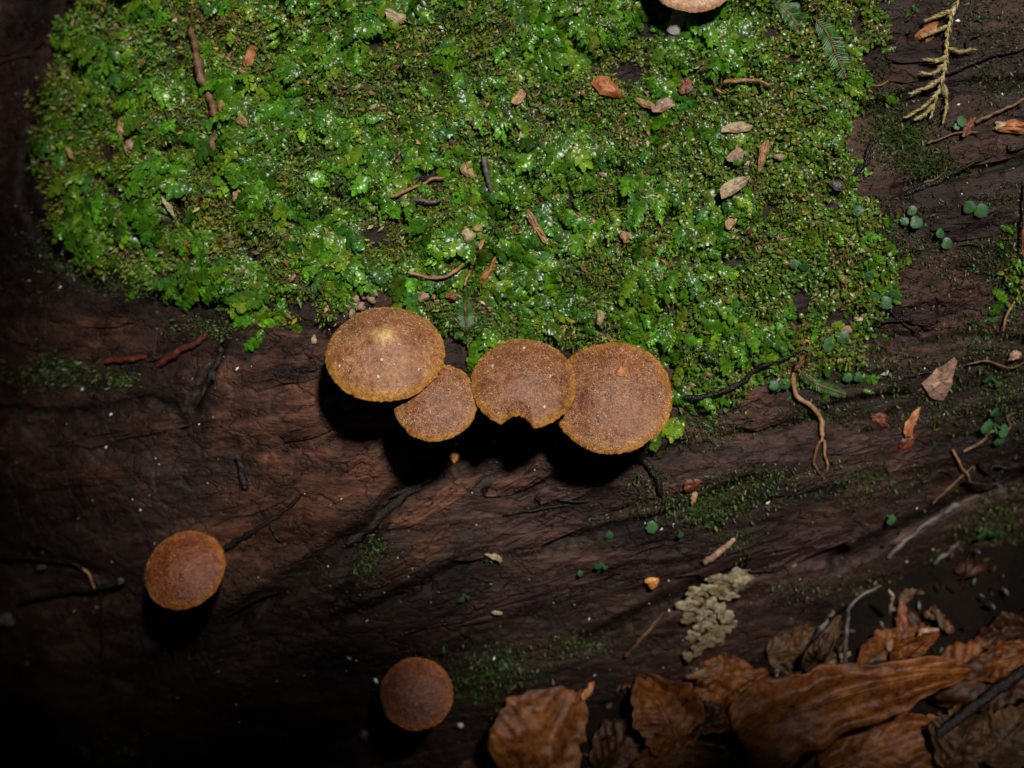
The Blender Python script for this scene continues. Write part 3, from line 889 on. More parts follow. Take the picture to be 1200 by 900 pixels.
M5 = mushroom(216, 667, 101, 0.0088, 31, 118, 'lone red brown mushroom with yellow margin on bare wood beside black rootlets', (219, 664), H=0.42, scurf=1300, seed=5,
              cols=[(0.135, 0.030, 0.009), (0.150, 0.032, 0.010), (0.170, 0.040, 0.010), (0.30, 0.098, 0.010)], scurf_col=(0.26, 0.14, 0.05))
M6 = mushroom(488, 813, 86, 0.0135, 15, 95, 'smooth dark chestnut mushroom growing low near the dead leaves', (490, 812), H=0.34, scurf=300, seed=6,
              cols=[(0.160, 0.048, 0.018), (0.165, 0.045, 0.016), (0.190, 0.052, 0.018), (0.34, 0.115, 0.034)], scurf_col=(0.12, 0.06, 0.03))
M7 = mushroom(811, -36, 112, 0.0080, 18, 90, 'pale pinkish tan mushroom cap rising from the moss', (788, 42), H=0.30, scurf=500, seed=7,
              cols=[(0.40, 0.22, 0.12), (0.42, 0.24, 0.13), (0.46, 0.27, 0.16), (0.40, 0.20, 0.10)], stem_mat=PSTEM, scurf_col=(0.5, 0.33, 0.2), stem_r=0.15)

# ------------------------------------------------------------------ small loose pieces
def shard_mesh(seed, elong=2.0, thick=0.16, curl=0.2, n=15):
    """an irregular flake, unit half length"""
    rr = np.random.default_rng(seed)
    th = np.linspace(0, 2 * math.pi, n, endpoint=False) + rr.uniform(-0.15, 0.15, n)
    rad = 1 + 0.20 * np.sin(2 * th + rr.uniform(0, 6)) * rr.random() + 0.15 * np.sin(3 * th + rr.uniform(0, 6)) + 0.10 * rr.standard_normal(n)
    x = np.cos(th) * rad; y = np.sin(th) * rad / elong
    x2, y2 = x * 0.55, y * 0.55
    cz = curl * (x ** 2) * rr.choice([-1, 1]) * 0.5 + 0.06 * rr.standard_normal(n)
    cz2 = curl * (x2 ** 2) * 0.2 + 0.05 * rr.standard_normal(n)
    V_ = [(0, 0, thick)] + list(zip(x2, y2, cz2 + thick)) + list(zip(x, y, cz)) + [(0, 0, -thick)]
    F_ = [(0, 1 + i, 1 + (i + 1) % n) for i in range(n)]
    F_ += [(1 + i, 1 + n + i, 1 + n + (i + 1) % n, 1 + (i + 1) % n) for i in range(n)]
    F_ += [(2 * n + 1, 1 + n + (i + 1) % n, 1 + n + i) for i in range(n)]
    return np.array(V_, float), F_

def place_frame(p, ang_deg, tilt=0.0, fn=None):
    n = surf_normal(p) if fn is None else fn
    t0 = np.cross(AV, n); t0 /= np.linalg.norm(t0); t1 = np.cross(n, t0)
    a = math.radians(ang_deg)
    f = math.cos(a) * t0 + math.sin(a) * t1
    f = math.cos(tilt) * f + math.sin(tilt) * n
    s = np.cross(n, f); s /= np.linalg.norm(s)
    return np.stack([f, s, np.cross(f, s)], -1)

_seed = [1000]
def chip(name, label, cat, px, py, lpx_, wpx, ang, mat, group=None, lift=0.0009, thick=0.16, curl=0.25, tilt=None, ground=False, pos=None, nrm=None):
    _seed[0] += 1
    rr = np.random.default_rng(_seed[0])
    if pos is not None: P0 = pos
    elif ground: P0 = on_ground(px, py, 0.001)
    else: P0 = W(surf(px, py))
    dist = np.linalg.norm(P0 - CAM) / D
    L = lpx_ / 2 * PX * dist
    v_, f_ = shard_mesh(_seed[0], max(lpx_ / wpx, 1.05), thick, curl)
    if pos is not None: B_ = place_frame(None, ang, 0.0, nrm)
    elif ground: B_ = place_frame(None, ang, 0.1, np.array([0, 0, 1.0]))
    else: B_ = place_frame(surf(px, py), ang, rr.uniform(-0.2, 0.2) if tilt is None else tilt)
    if pos is None and not ground:
        q_ = surf(px, py); lift = lift + (0.0007 if float(thk_t(q_[:1], q_[1:2])[0]) > 0.0004 else 0.0)
    loc = P0 + B_[:, 2] * lift
    o = mesh_obj(name, (v_ * L) @ B_.T, f_, mat, smooth=False)
    o.location = tuple(loc)
    return tag(o, label, cat, group)

HUSK = 'bud scales and husks in the moss'
CRUMB = 'wood crumbs caught in the moss'
chip('husk', 'plump orange tan husk beside a pinkish crumb in the moss', 'husk', 150, 149, 27, 15, 80, TAN, thick=0.3)
chip('wood_crumb', 'pinkish crumb just below the plump orange tan husk', 'crumb', 156, 173, 17, 12, 60, PINK, thick=0.3)
chip('leaf_scrap', 'narrow cream leaf scrap standing in the green moss', 'leaf scrap', 201, 240, 24, 8, -62, PALE)
chip('husk', 'small oval brown husk lying between liverwort shoots', 'husk', 280, 226, 20, 13, 75, TAN, thick=0.3)
chip('husk', 'long orange brown husk with a darker tip', 'husk', 296, 70, 30, 13, 68, ORANGE, thick=0.28)
chip('husk', 'brown husk wedged beside the mossy twig', 'husk', 265, 127, 22, 12, -70, TAN)
chip('husk', 'short yellow tan husk in the moss beside the mossy twig', 'husk', 286, 142, 18, 10, -50, TAN)
chip('leaf_scrap', 'brown leaf scrap at the foot of the mossy twig', 'leaf scrap', 253, 168, 26, 8, 88, BROWN)
chip('leaf_scrap', 'thin tan leaf scrap at the dark moss edge', 'leaf scrap', 88, 180, 22, 6, -50, TAN)
chip('leaf_scrap', 'curled straw coloured leaf scrap high in the moss', 'leaf scrap', 466, 22, 42, 12, -22, PALE, curl=0.5)
chip('husk', 'pointed tan bud scale leaning in the moss', 'husk', 607, 117, 26, 11, 55, TAN)
chip('leaf_scrap', 'bright orange torn leaf scrap beside a dark hole in the moss', 'leaf scrap', 710, 104, 36, 20, -25, ORANGE, lift=0.0015)
chip('wood_chip', 'pink wood chip next to a tan one in the moss', 'wood chip', 778, 126, 28, 13, 18, PINK, lift=0.0015)
chip('wood_chip', 'tan wood chip touching the pink one in the moss', 'wood chip', 756, 124, 22, 10, -25, TAN, lift=0.0013)
chip('husk', 'dark brown husk sitting in the moss', 'husk', 803, 105, 20, 14, 85, RUST)
chip('wood_crumb', 'rounded cream crumb above the curved brown stalks', 'crumb', 548, 277, 17, 13, 70, PALE, thick=0.35)
chip('wood_crumb', 'small tan crumb beside the rounded cream crumb', 'crumb', 562, 266, 12, 9, 40, TAN, thick=0.35)
chip('husk', 'tan husk at the rim of the dark hollow in the moss', 'husk', 548, 200, 22, 14, -60, TAN, thick=0.3)
chip('leaf_scrap', 'slender brown leaf scrap pointing steeply down through the moss', 'leaf scrap', 627, 264, 40, 10, -62, STALK)
chip('husk', 'tan husk lying in fine moss near the straw scraps', 'husk', 734, 277, 20, 11, -30, TAN)
chip('husk', 'orange brown bud scale among the fine bright moss', 'husk', 893, 183, 34, 11, 78, STALK, lift=0.0014)
chip('leaf_scrap', 'pinkish tan leaf scrap among the fine bright moss', 'leaf scrap', 860, 188, 26, 14, 50, PINK, lift=0.0014)
chip('leaf_scrap', 'long dry straw scrap sloping through the fine bright moss', 'leaf scrap', 858, 222, 44, 14, 32, PALE, lift=0.0014, curl=0.4)
chip('leaf_scrap', 'pale crumpled scrap above the long dry straw scrap', 'leaf scrap', 862, 152, 32, 14, 15, PALE, lift=0.0012)
chip('wood_crumb', 'grey white knob of wood at the moss edge', 'crumb', 980, 219, 17, 12, -25, GREYW, thick=0.4)
chip('wood_crumb', 'small cream crumb by the orange brown bud scale', 'crumb', 911, 186, 11, 9, 0, PALE, thick=0.4)
chip('leaf_scrap', 'tan leaf scrap below the long dry straw scrap', 'leaf scrap', 855, 262, 20, 12, 80, TAN)
chip('leaf_scrap', 'tan splinter scrap in the moss behind the notched mushroom', 'leaf scrap', 655, 392, 26, 10, 50, TAN, lift=0.0012)
chip('leaf_scrap', 'cream scrap in the moss behind the broadest mushroom', 'leaf scrap', 704, 372, 16, 9, 70, PALE)
chip('leaf_scrap', 'rusty orange scrap in the moss behind the knobbed mushroom', 'leaf scrap', 528, 348, 14, 10, 0, RUST, lift=0.0012)
chip('leaf_scrap', 'orange leaf strip by the ends of the curved brown stalks', 'leaf scrap', 572, 318, 34, 9, 62, ORANGE)
chip('wood_crumb', 'pinkish wood crumb resting against the rim of the knobbed cap', 'crumb', 497, 348, 14, 11, 40, PINK, thick=0.4, lift=0.0012)
for i, (x, y, l) in enumerate([(410, 358, 13), (418, 350, 12), (428, 346, 14), (436, 352, 11), (424, 360, 12), (413, 367, 10), (440, 344, 9)]):
    chip('wood_crumb', 'crumbly pinkish grey wood bit heaped behind the knobbed mushroom', 'crumb', x, y, l, l * 0.75, i * 50, PINK, 'crumbs heaped behind the knobbed mushroom', thick=0.4)
chip('crust_flake', 'white crust flake on wood beside the knobbed mushroom', 'crust flake', 369, 398, 10, 8, 60, PALE, thick=0.35, lift=0.0006)
chip('leaf_scrap', 'wet orange leaf scrap stuck on dark bark by the dry frond', 'leaf scrap', 1086, 39, 30, 19, 60, ORANGE, lift=0.0006)
chip('leaf_scrap', 'long glossy orange leaf strip beside a cream crumb on dark bark', 'leaf scrap', 1186, 150, 40, 14, -6, ORANGE, lift=0.0008)
chip('wood_crumb', 'cream crumb beside the glossy orange leaf strip', 'crumb', 1172, 148, 15, 10, 10, PALE, thick=0.35)
chip('leaf_scrap', 'rusty brown leaf scrap below the dry frond', 'leaf scrap', 1134, 150, 26, 12, 60, RUST)
chip('wood_chip', 'upright tan splintered wood chip with fringed end on the dark wood', 'wood chip', 1101, 442, 58, 30, 84, PINK, lift=0.0012, curl=0.1, thick=0.08)
chip('leaf_scrap', 'translucent amber leaf scrap on the dark wood', 'leaf scrap', 1066, 495, 34, 16, 72, ORANGE, lift=0.0006)
chip('leaf_scrap', 'dark red leaf scrap below the amber one', 'leaf scrap', 1062, 517, 26, 16, 50, RUST, lift=0.0005)
chip('leaf_scrap', 'rusty brown scrap beside the amber leaf scrap on the wood', 'leaf scrap', 1030, 490, 26, 14, -20, RUST, lift=0.0005)
chip('wood_crumb', 'pinkish crumb beside the sprout rich bark edge', 'crumb', 1187, 415, 16, 12, 30, PINK, thick=0.35)
chip('sand_grain', 'bright white grain on the dark wood below the round sprouts', 'grain', 1037, 437, 8, 5, 40, WHITE, thick=0.4, lift=0.0004)
chip('wood_crumb', 'tan crumb between the round sprouts and the moss', 'crumb', 992, 385, 13, 11, 40, PINK, thick=0.4)
chip('wood_chip', 'pale sliver of wood lying over dark moss below the mushroom row', 'wood chip', 579, 650, 22, 8, -32, PALE, thick=0.3)
chip('wood_chip', 'cream crumb on the dark wood well below the notched mushroom', 'wood chip', 583, 715, 13, 6, -5, PALE, thick=0.3)
chip('husk', 'golden brown husk on the dark wood above the pale crust fungus', 'husk', 763, 680, 16, 15, 60, AMBER, thick=0.35)
chip('husk', 'tiny amber bud on the wood under the row of mushrooms', 'husk', 532, 534, 15, 10, 70, AMBER, thick=0.5)
chip('wood_chip', 'grey wood scrap low on the darkest wood', 'wood chip', 101, 876, 38, 16, 65, GREYW, lift=0.0008)
chip('wood_chip', 'pale grey sliver at the tip of a black root beside the lone mushroom', 'wood chip', 145, 678, 15, 8, 35, GREYW, thick=0.3)
chip('wood_chip', 'grey chip on the wood below the black roots', 'wood chip', 10, 725, 34, 14, 15, GREYW)
chip('wood_chip', 'small grey chip on the black root', 'wood chip', 53, 662, 18, 6, 10, GREYW)
chip('husk', 'small tan husk on the dark wood beside the pale crust fungus', 'husk', 927, 658, 15, 9, -70, TAN, lift=0.0006)
chip('leaf_scrap', 'rusty leaf scrap on the wood among moss threads', 'leaf scrap', 810, 566, 22, 16, 40, RUST)
chip('leaf_scrap', 'tan splinter standing in the mossy wood beside the rusty scrap', 'leaf scrap', 812, 580, 18, 7, 80, TAN)
# the crumb on the broadest cap
_, cen, ax4, R4, e1, e2, zp = M4
rel = W(at(729, 440, 0.0)) - W(at(717, 465, 0.0))
a1, a2 = np.dot(rel, e1), np.dot(rel, e2) / 0.95
rho = math.hypot(a1, a2) / R4
chip('bark_crumb', 'orange crumb lying on top of the broadest mushroom cap', 'crumb', 729, 440, 20, 13, 70, ORANGE, thick=0.2, lift=0.0004,
     pos=cen + a1 * e1 + a2 * e2 + ax4 * (zp(np.array([rho]))[0] - 0.0), nrm=ax4)
# pale grains on the knobbed cap and the notched cap
for (mm_, cx, cy, lst, lab) in ((M1, 451, 413, [(443, 442, 6), (398, 429, 4), (491, 433, 4), (448, 422, 4), (459, 397, 3), (467, 404, 3), (462, 427, 3)], 'tiny pale grain stuck on the knobbed mushroom cap'),
                                (M3, 614, 448, [(577, 429, 5), (614, 408, 4), (645, 441, 4), (638, 477, 4)], 'tiny pale grain stuck on the notched mushroom cap')):
    _, cen, ax_, R_, e1, e2, zp = mm_
    for x, y, l in lst:
        d = W(at(x, y, 0.0)) - CAM; d /= np.linalg.norm(d)
        t = np.dot(cen - CAM, ax_) / np.dot(d, ax_)
        for _ in range(12):    # walk down the sight line on to the domed cap
            p = CAM + d * t; q = p - cen
            rho = math.hypot(np.dot(q, e1), np.dot(q, e2)) / R_
            t += (zp(np.array([rho]))[0] - np.dot(q, ax_)) / np.dot(d, ax_) * 0.8
        chip('pale_grain', lab, 'grain', x, y, l, l * 0.8, 20 * l, WHITE, 'grains on the mushroom caps', thick=0.5, lift=0.0001, pos=CAM + d * t, nrm=ax_)

# tiny bits of dry plant matter through the moss, and pale specks painted as glints on the wood
n = 700
u, v = rand_uv(n * 3, (-0.1, 0.1, -0.03, 0.08)); px, py = proj(u, v, base_w(u, v))
ok = moss_m(px, py) > 0; u, v = u[ok][:n], v[ok][:n]; n = len(u)
P, nw, _ = frames(u, v, top_w)
sv = np.array([(-1, 0, 0), (0, 0.42, 0.2), (1, 0.1, 0.1), (0.1, -0.45, 0), (0, 0, 0.35)], float); sf = np.array([(0, 1, 4), (1, 2, 4), (2, 3, 4), (3, 0, 4)])
o = scatter('plant_crumbs', sv, sf, P + nw * 0.0009, basis(nw, rng.uniform(0, 6.28, n), rng.uniform(-0.3, 0.6, n)), rng.uniform(0.0003, 0.0011, n),
            pal(n, [(0.26, 0.16, 0.065), (0.20, 0.09, 0.03), (0.40, 0.31, 0.18), (0.10, 0.045, 0.02)], (3, 3, 1.5, 2)), MATS['moss_leaf'], None)
tag(o, 'tiny dry tan plant bits strewn through the green moss', 'debris')
n = 620
fpx = rng.uniform(0, 1200, n); fpy = rng.uniform(0, 900, n)
ok = moss_m(fpx, fpy) < -2; fpx, fpy = fpx[ok], fpy[ok]; n = len(fpx); wv = np.zeros(n)
for _ in range(7):
    s = PX * (D - wv) / D; fu = (fpx - 600) * s; fv_ = (450 - fpy) * s; wv = log_w(fu, fv_)
P, nw, _ = frames(fu, fv_, log_w)
o = scatter('glint_specks', sv, sf, P + nw * 0.0001, basis(nw, rng.uniform(0, 6.28, n), rng.uniform(-0.3, 0.9, n)), rng.exponential(0.00011, n) + 0.00008,
            pal(n, [(0.55, 0.52, 0.48), (0.30, 0.22, 0.14), (0.7, 0.68, 0.66)], (2, 3, 1), 0.4), plain('grain', (0.5, 0.5, 0.5), (0.8, 0.8, 0.8), rough=0.2), None)
tag(o, 'pale specks standing in for glints over the bare dark wood', 'glint')

# ------------------------------------------------------------------ twigs, stalks and roots
def strand(name, label, cat, pts, r_px, mat, lift=0.0006, taper=(1, 0.6), group=None, sides=7, n=26, ground=False, rough=0.14):
    _seed[0] += 1
    Q = spline([(p[0], p[1]) for p in pts], n)
    ph = np.linspace(0, np.hypot(pts[-1][0] - pts[0][0], pts[-1][1] - pts[0][1]) / 14, n)
    Q = Q + np.stack([noise(ph, ph * 0 + _seed[0], 161), noise(ph, ph * 0 + _seed[0], 162)], -1) * min(3.0, 0.8 * r_px + 0.8)
    X = []
    for i, (x, y) in enumerate(Q):
        if ground: X.append(on_ground(x, y, lift if np.isscalar(lift) else np.interp(i / (n - 1), np.linspace(0, 1, len(lift)), lift)))
        else:
            p = surf(x, y, rest_w)
            h = lift if np.isscalar(lift) else np.interp(i / (n - 1), np.linspace(0, 1, len(lift)), lift)
            h = h + (0.0009 if float(thk_t(p[:1], p[1:2])[0]) > 0.0004 else 0.0)
            X.append(W(p) + surf_normal(p) * h)
    X = np.array(X)
    if n > 6:
        X[1:-1] = 0.25 * X[:-2] + 0.5 * X[1:-1] + 0.25 * X[2:]
    rad = r_px * PX * np.linspace(taper[0], taper[1], n)
    rad = rad * (1 + 0.22 * noise(ph * 1.7, ph * 0 + _seed[0], 163)); rad[0] *= 0.5; rad[-1] *= 0.3; rad[-2] *= 0.65
    v_, f_ = tube(X, rad, sides, _seed[0], rough)
    base = X[0]
    o = mesh_obj(name, v_ - base, f_, mat)
    o.location = tuple(base)
    return tag(o, label, cat, group)

strand('twig', 'crooked mossy brown twig sunk upright in the moss', 'twig', [(229, 32), (236, 62), (240, 90), (250, 118), (258, 140)], 5.5, BROWN, 0.0014, (0.8, 1.0), rough=0.25)
strand('stalk', 'long curved reddish brown stalk lying over the moss', 'stalk', [(478, 320), (510, 327), (535, 316), (553, 297), (566, 280)], 2.4, STALK, 0.0016, (0.8, 1.0))
strand('stalk', 'straight thin tan stalk crossing the curved one', 'stalk', [(543, 336), (552, 312), (567, 280)], 1.8, STALK, 0.0020, (0.8, 1.0))
strand('twig', 'short grey brown stick standing in the moss beside a dark hollow', 'twig', [(566, 186), (570, 205), (576, 228)], 4.0, GREYW, 0.0014, (0.9, 0.7))
strand('stalk', 'straw coloured stalk lying flat in the fine moss', 'stalk', [(848, 99), (880, 98), (905, 102)], 2.6, STALK, 0.0016)
strand('stalk', 'small bent straw stalk by the flat one', 'stalk', [(834, 88), (837, 104), (848, 112)], 1.8, STALK, 0.0016)
strand('rootlet', 'tan rootlet arching over the dark hollow in the moss', 'rootlet', [(460, 232), (485, 222), (505, 212), (523, 209)], 2.2, STALK, 0.0014)
strand('twig', 'grey lying stick at the lower edge of the dark hollow', 'twig', [(468, 236), (495, 236), (518, 237)], 3.4, GREYW, 0.0010)
strand('root', 'brown root hanging from the moss edge and curling over the wood', 'root', [(938, 410), (928, 436), (930, 462), (950, 476), (961, 496), (960, 515)], 3.6, STALK, 0.0012, (0.9, 0.8))
strand('root', 'thin yellow root forking below the curled brown root', 'root', [(960, 512), (966, 530), (968, 550)], 2.0, STALK, 0.0008)
strand('root', 'thin brown root running down to the leaf litter', 'root', [(960, 514), (952, 540), (966, 562)], 2.0, BROWN, 0.0008)
strand('stalk', 'fine bent straw stalk on the dark wood', 'stalk', [(1114, 524), (1124, 542), (1134, 560)], 1.8, STALK, 0.0008)
strand('stalk', 'thin reddish stalk arching at the bark edge', 'stalk', [(1200, 212), (1195, 250), (1193, 285), (1199, 320)], 2.2, RUST, 0.0025)
strand('stalk', 'fine pale stalk in the moss tuft at the bark edge', 'stalk', [(1186, 350), (1178, 365), (1172, 384)], 1.8, STALK, 0.0014)
strand('red_root', 'thick dull red root end poking out under the moss', 'root', [(245, 394), (228, 404), (208, 414), (188, 427)], 4.4, REDROOT, 0.0006, (0.8, 1.0))
strand('red_root', 'short red root lying flat on the wood', 'root', [(125, 424), (150, 421), (175, 418)], 3.8, REDROOT, 0.0005, (1.0, 0.8))
strand('black_root', 'forked black wet root below the moss edge', 'root', [(262, 406), (254, 428), (243, 450), (229, 477)], 4.2, BLACK, 0.0002, (1.3, 0.7))
strand('black_root', 'short black side root beside the forked one', 'root', [(254, 430), (252, 446), (253, 458)], 2.6, BLACK, 0.0002)
strand('black_root', 'glossy black stub glinting on the brown wood', 'root', [(278, 533), (284, 545), (286, 558), (287, 572)], 4.6, BLACK, 0.0006, (0.8, 1.0))
strand('black_root', 'long black root leading up from the lone mushroom', 'root', [(262, 642), (290, 627), (318, 609), (338, 595), (356, 578)], 3.6, BLACK, 0.0002, (1.2, 0.6))
strand('black_root', 'short black branch off the long root above the lone mushroom', 'root', [(314, 611), (322, 624), (332, 636)], 2.6, BLACK, 0.0002)
strand('black_root', 'black root meeting the lone mushroom from its paler side', 'root', [(20, 706), (70, 694), (115, 688), (150, 680)], 4.2, BLACK, 0.0005, (0.6, 1.2))
strand('black_root', 'wavy black root with grey chips on the darkest wood', 'root', [(0, 652), (30, 652), (60, 656), (90, 660), (108, 672)], 3.8, BLACK, 0.0005)
strand('black_root', 'black root hanging straight down the darkest wood', 'root', [(112, 672), (119, 692), (120, 730), (122, 772)], 3.8, BLACK, 0.0005)
strand('rootlet', 'tiny tan rootlet joining two black roots', 'rootlet', [(101, 664), (110, 674), (115, 688)], 1.8, STALK, 0.0010)
strand('black_root', 'black root snaking out from beneath the broadest mushroom', 'root', [(738, 512), (750, 532), (764, 550), (778, 582)], 4.6, BLACK, 0.0008, (1.2, 0.7))
strand('black_root', 'wet black root lying in the long seam of the wood', 'root', [(528, 538), (498, 562), (465, 590), (432, 622), (400, 642)], 6.5, BLACK, -0.0008, (1.2, 0.9), rough=0.3)
strand('black_root', 'thin black root edging the long seam of the wood', 'root', [(506, 560), (480, 572), (455, 582)], 3.0, BLACK, 0.0002)
strand('twig', 'black stick poking from the moss beside the broadest mushroom', 'twig', [(790, 468), (830, 462), (868, 446), (892, 426), (930, 414)], 4.0, BLACK, 0.0008, (1.0, 0.6))
strand('twig', 'dark stick slanting between the moss and the bare bark', 'twig', [(1000, 206), (1014, 188), (1022, 162)], 4.0, BLACK, 0.0008)
strand('twig', 'thin dark twig sloping over the upper bark', 'twig', [(1142, 146), (1170, 132), (1200, 118)], 2.6, BROWN, 0.0016)
strand('black_root', 'long black root lying on the upper bark behind the dry frond', 'root', [(1092, 92), (1125, 80), (1160, 66), (1200, 58)], 3.8, BLACK, 0.0008)
strand('black_root', 'black root running under the bark sprouts', 'root', [(1060, 228), (1100, 212), (1130, 196), (1165, 182)], 3.4, BLACK, 0.0006)
strand('twig', 'brown twig leaning on the wood beside the pale crust fungus', 'twig', [(732, 766), (752, 735), (776, 700)], 3.2, BROWN, (0.0008, 0.003, 0.004))
strand('twig', 'pinkish brown stub of twig above the pale crust fungus', 'twig', [(824, 656), (842, 642), (860, 626)], 4.6, PINK, 0.0012, (1.0, 0.7))
strand('twig', 'grey weathered root rib at the foot of the log', 'twig', [(1040, 652), (1070, 622), (1100, 602), (1125, 588)], 4.5, GREYW, 0.0004, (0.6, 1.0), rough=0.2)
strand('twig', 'thin grey twig forked from the weathered root rib', 'twig', [(1092, 656), (1108, 642), (1122, 628)], 3.0, GREYW, 0.0012)
for i, pts in enumerate([[(470, 742), (500, 732), (530, 720)], [(330, 690), (300, 702), (262, 722)], [(195, 735), (205, 760), (212, 790)], [(222, 768), (228, 780), (231, 792)],
                         [(640, 575), (660, 585), (690, 588)], [(1040, 360), (1060, 380), (1080, 392)], [(590, 602), (630, 596), (670, 590)]]):
    strand('rootlet', 'hair thin black rootlet pressed into the bare wood', 'rootlet', pts, 1.8, BLACK, 0.0004, (1, 0.6), 'hair thin rootlets on the bare wood', n=14)

for i in range(20):
    x_, y_ = random.uniform(1010, 1190), random.choice((random.uniform(20, 300), random.uniform(300, 600)))
    l_, a_ = random.uniform(25, 70), math.radians(random.uniform(-20, 60))
    pts = [(x_ + t * l_ * math.cos(a_) + random.uniform(-7, 7), y_ - t * l_ * math.sin(a_) + random.uniform(-7, 7)) for t in (0, 0.33, 0.66, 1)]
    strand('rootlet', 'fine dark root tangled over the dark bark beside the moss', 'rootlet', pts, random.uniform(1.2, 2.6), (BLACK, BROWN, BLACK)[i % 3], random.uniform(0.0002, 0.0012), (1, 0.6), 'fine roots tangled over the dark bark', n=14)

# dry feathery frond on the bark
fr = thing('dry_frond', 'dry straw coloured feathery moss frond hanging over the dark bark', 'moss frond', W(surf(1122, 4)))
def frond_part(name, pts, r_px, lift, n=18):
    """a thin shoot closely set with pale scale leaves"""
    Q = spline(pts, n); X = []; nn = surf_normal(surf(*pts[0]))
    for i, (x, y) in enumerate(Q):
        p = surf(x, y, rest_w); X.append(W(p) + surf_normal(p) * lift)
    X = np.array(X); rr = np.random.default_rng(int(pts[0][0] * 7 + pts[-1][1]))
    v_, f_ = tube(X, 0.9 * PX, 5, 3, 0.1); Vs = list(v_); Fs = [list(q) for q in f_]
    m = n * 7
    for k in range(m):
        t = k / m * (n - 1.01); i = int(t); p0 = X[i] + (X[i + 1] - X[i]) * (t - i); d = X[i + 1] - X[i]; d /= np.linalg.norm(d)
        s0 = np.cross(nn, d); an = rr.uniform(-1.4, 1.4)
        o_ = s0 * math.sin(an) + nn * math.cos(an) * 0.8
        L = r_px * 3.0 * PX * (1 - 0.45 * k / m) * rr.uniform(0.7, 1.2); f = d * 0.85 + o_ * 0.5; f /= np.linalg.norm(f); g = np.cross(f, o_); g /= np.linalg.norm(g) + 1e-9
        b0 = len(Vs)
        Vs += [p0, p0 + f * L * 0.45 + g * L * 0.16, p0 + f * L, p0 + f * L * 0.45 - g * L * 0.16]; Fs.append([b0, b0 + 1, b0 + 2, b0 + 3])
    mesh_obj(name, under(fr, np.array(Vs)), Fs, STRAW, fr, smooth=False)
frond_part('stem', [(1122, 2), (1112, 26), (1108, 56), (1106, 84), (1098, 110), (1090, 138)], 3.6, 0.0018)
for pts in ([(1114, 14), (1100, 20), (1084, 26)], [(1110, 32), (1096, 38), (1082, 44)], [(1108, 58), (1122, 62), (1140, 60)], [(1107, 76), (1092, 88), (1078, 88)],
            [(1104, 92), (1086, 104), (1066, 112)], [(1100, 108), (1080, 128), (1060, 140)], [(1094, 124), (1082, 136), (1072, 142)], [(1104, 100), (1108, 122), (1104, 146)], [(1110, 66), (1098, 72), (1082, 72)]):
    frond_part('branch', pts, 3.0, 0.0020, 12)

# green feather moss shoots with combed leaflets
def feather(label, pts, wpx):
    Q = spline(pts, 30); X = []
    for x, y in Q:
        p = surf(x, y); X.append(W(p) + surf_normal(p) * 0.0016)
    X = np.array(X); root = X[0]; nn = surf_normal(surf(*pts[0]))
    T = thing('feather_moss', label, 'moss shoot', root)
    v_, f_ = tube(X, 1.4 * PX, 6, 3); mesh_obj('stem', under(T, v_), f_, BROWN, T)
    for i in range(2, 29):
        d = X[min(i + 1, 29)] - X[i - 1]; d /= np.linalg.norm(d); s = np.cross(nn, d)
        L = wpx * PX * math.sin(math.pi * (0.12 + 0.8 * i / 30)) ** 0.7
        for sg in (-1, 1):
            f = s * sg * 0.85 + d * 0.5 + nn * 0.15; g = np.cross(nn, f)
            v2 = np.array([X[i], X[i] + f * L * 0.5 + g * L * 0.11 + nn * L * .06, X[i] + f * L, X[i] + f * L * 0.5 - g * L * 0.11 + nn * L * .06, X[i] + f * L * 0.5])
            mesh_obj('leaflet', under(T, v2), [(0, 1, 4), (1, 2, 4), (2, 3, 4), (3, 0, 4)], MATS['moss_leaf'], T, color=np.array((0.035, 0.11, 0.014)) * random.uniform(0.7, 1.3))
feather('dark green feather moss shoot with combed leaflets at the moss edge', [(952, 22), (968, 42), (978, 66), (990, 94)], 17)
feather('green feather moss shoot drooping onto bare bark from the moss', [(905, 4), (922, 16), (934, 34)], 15)
feather('bright green feather moss shoot lying on the wood under the moss edge', [(930, 430), (950, 446), (970, 454), (988, 460)], 10)
feather('green feather moss shoot standing between the knobbed and notched mushrooms', [(548, 408), (546, 380), (543, 345)], 13)

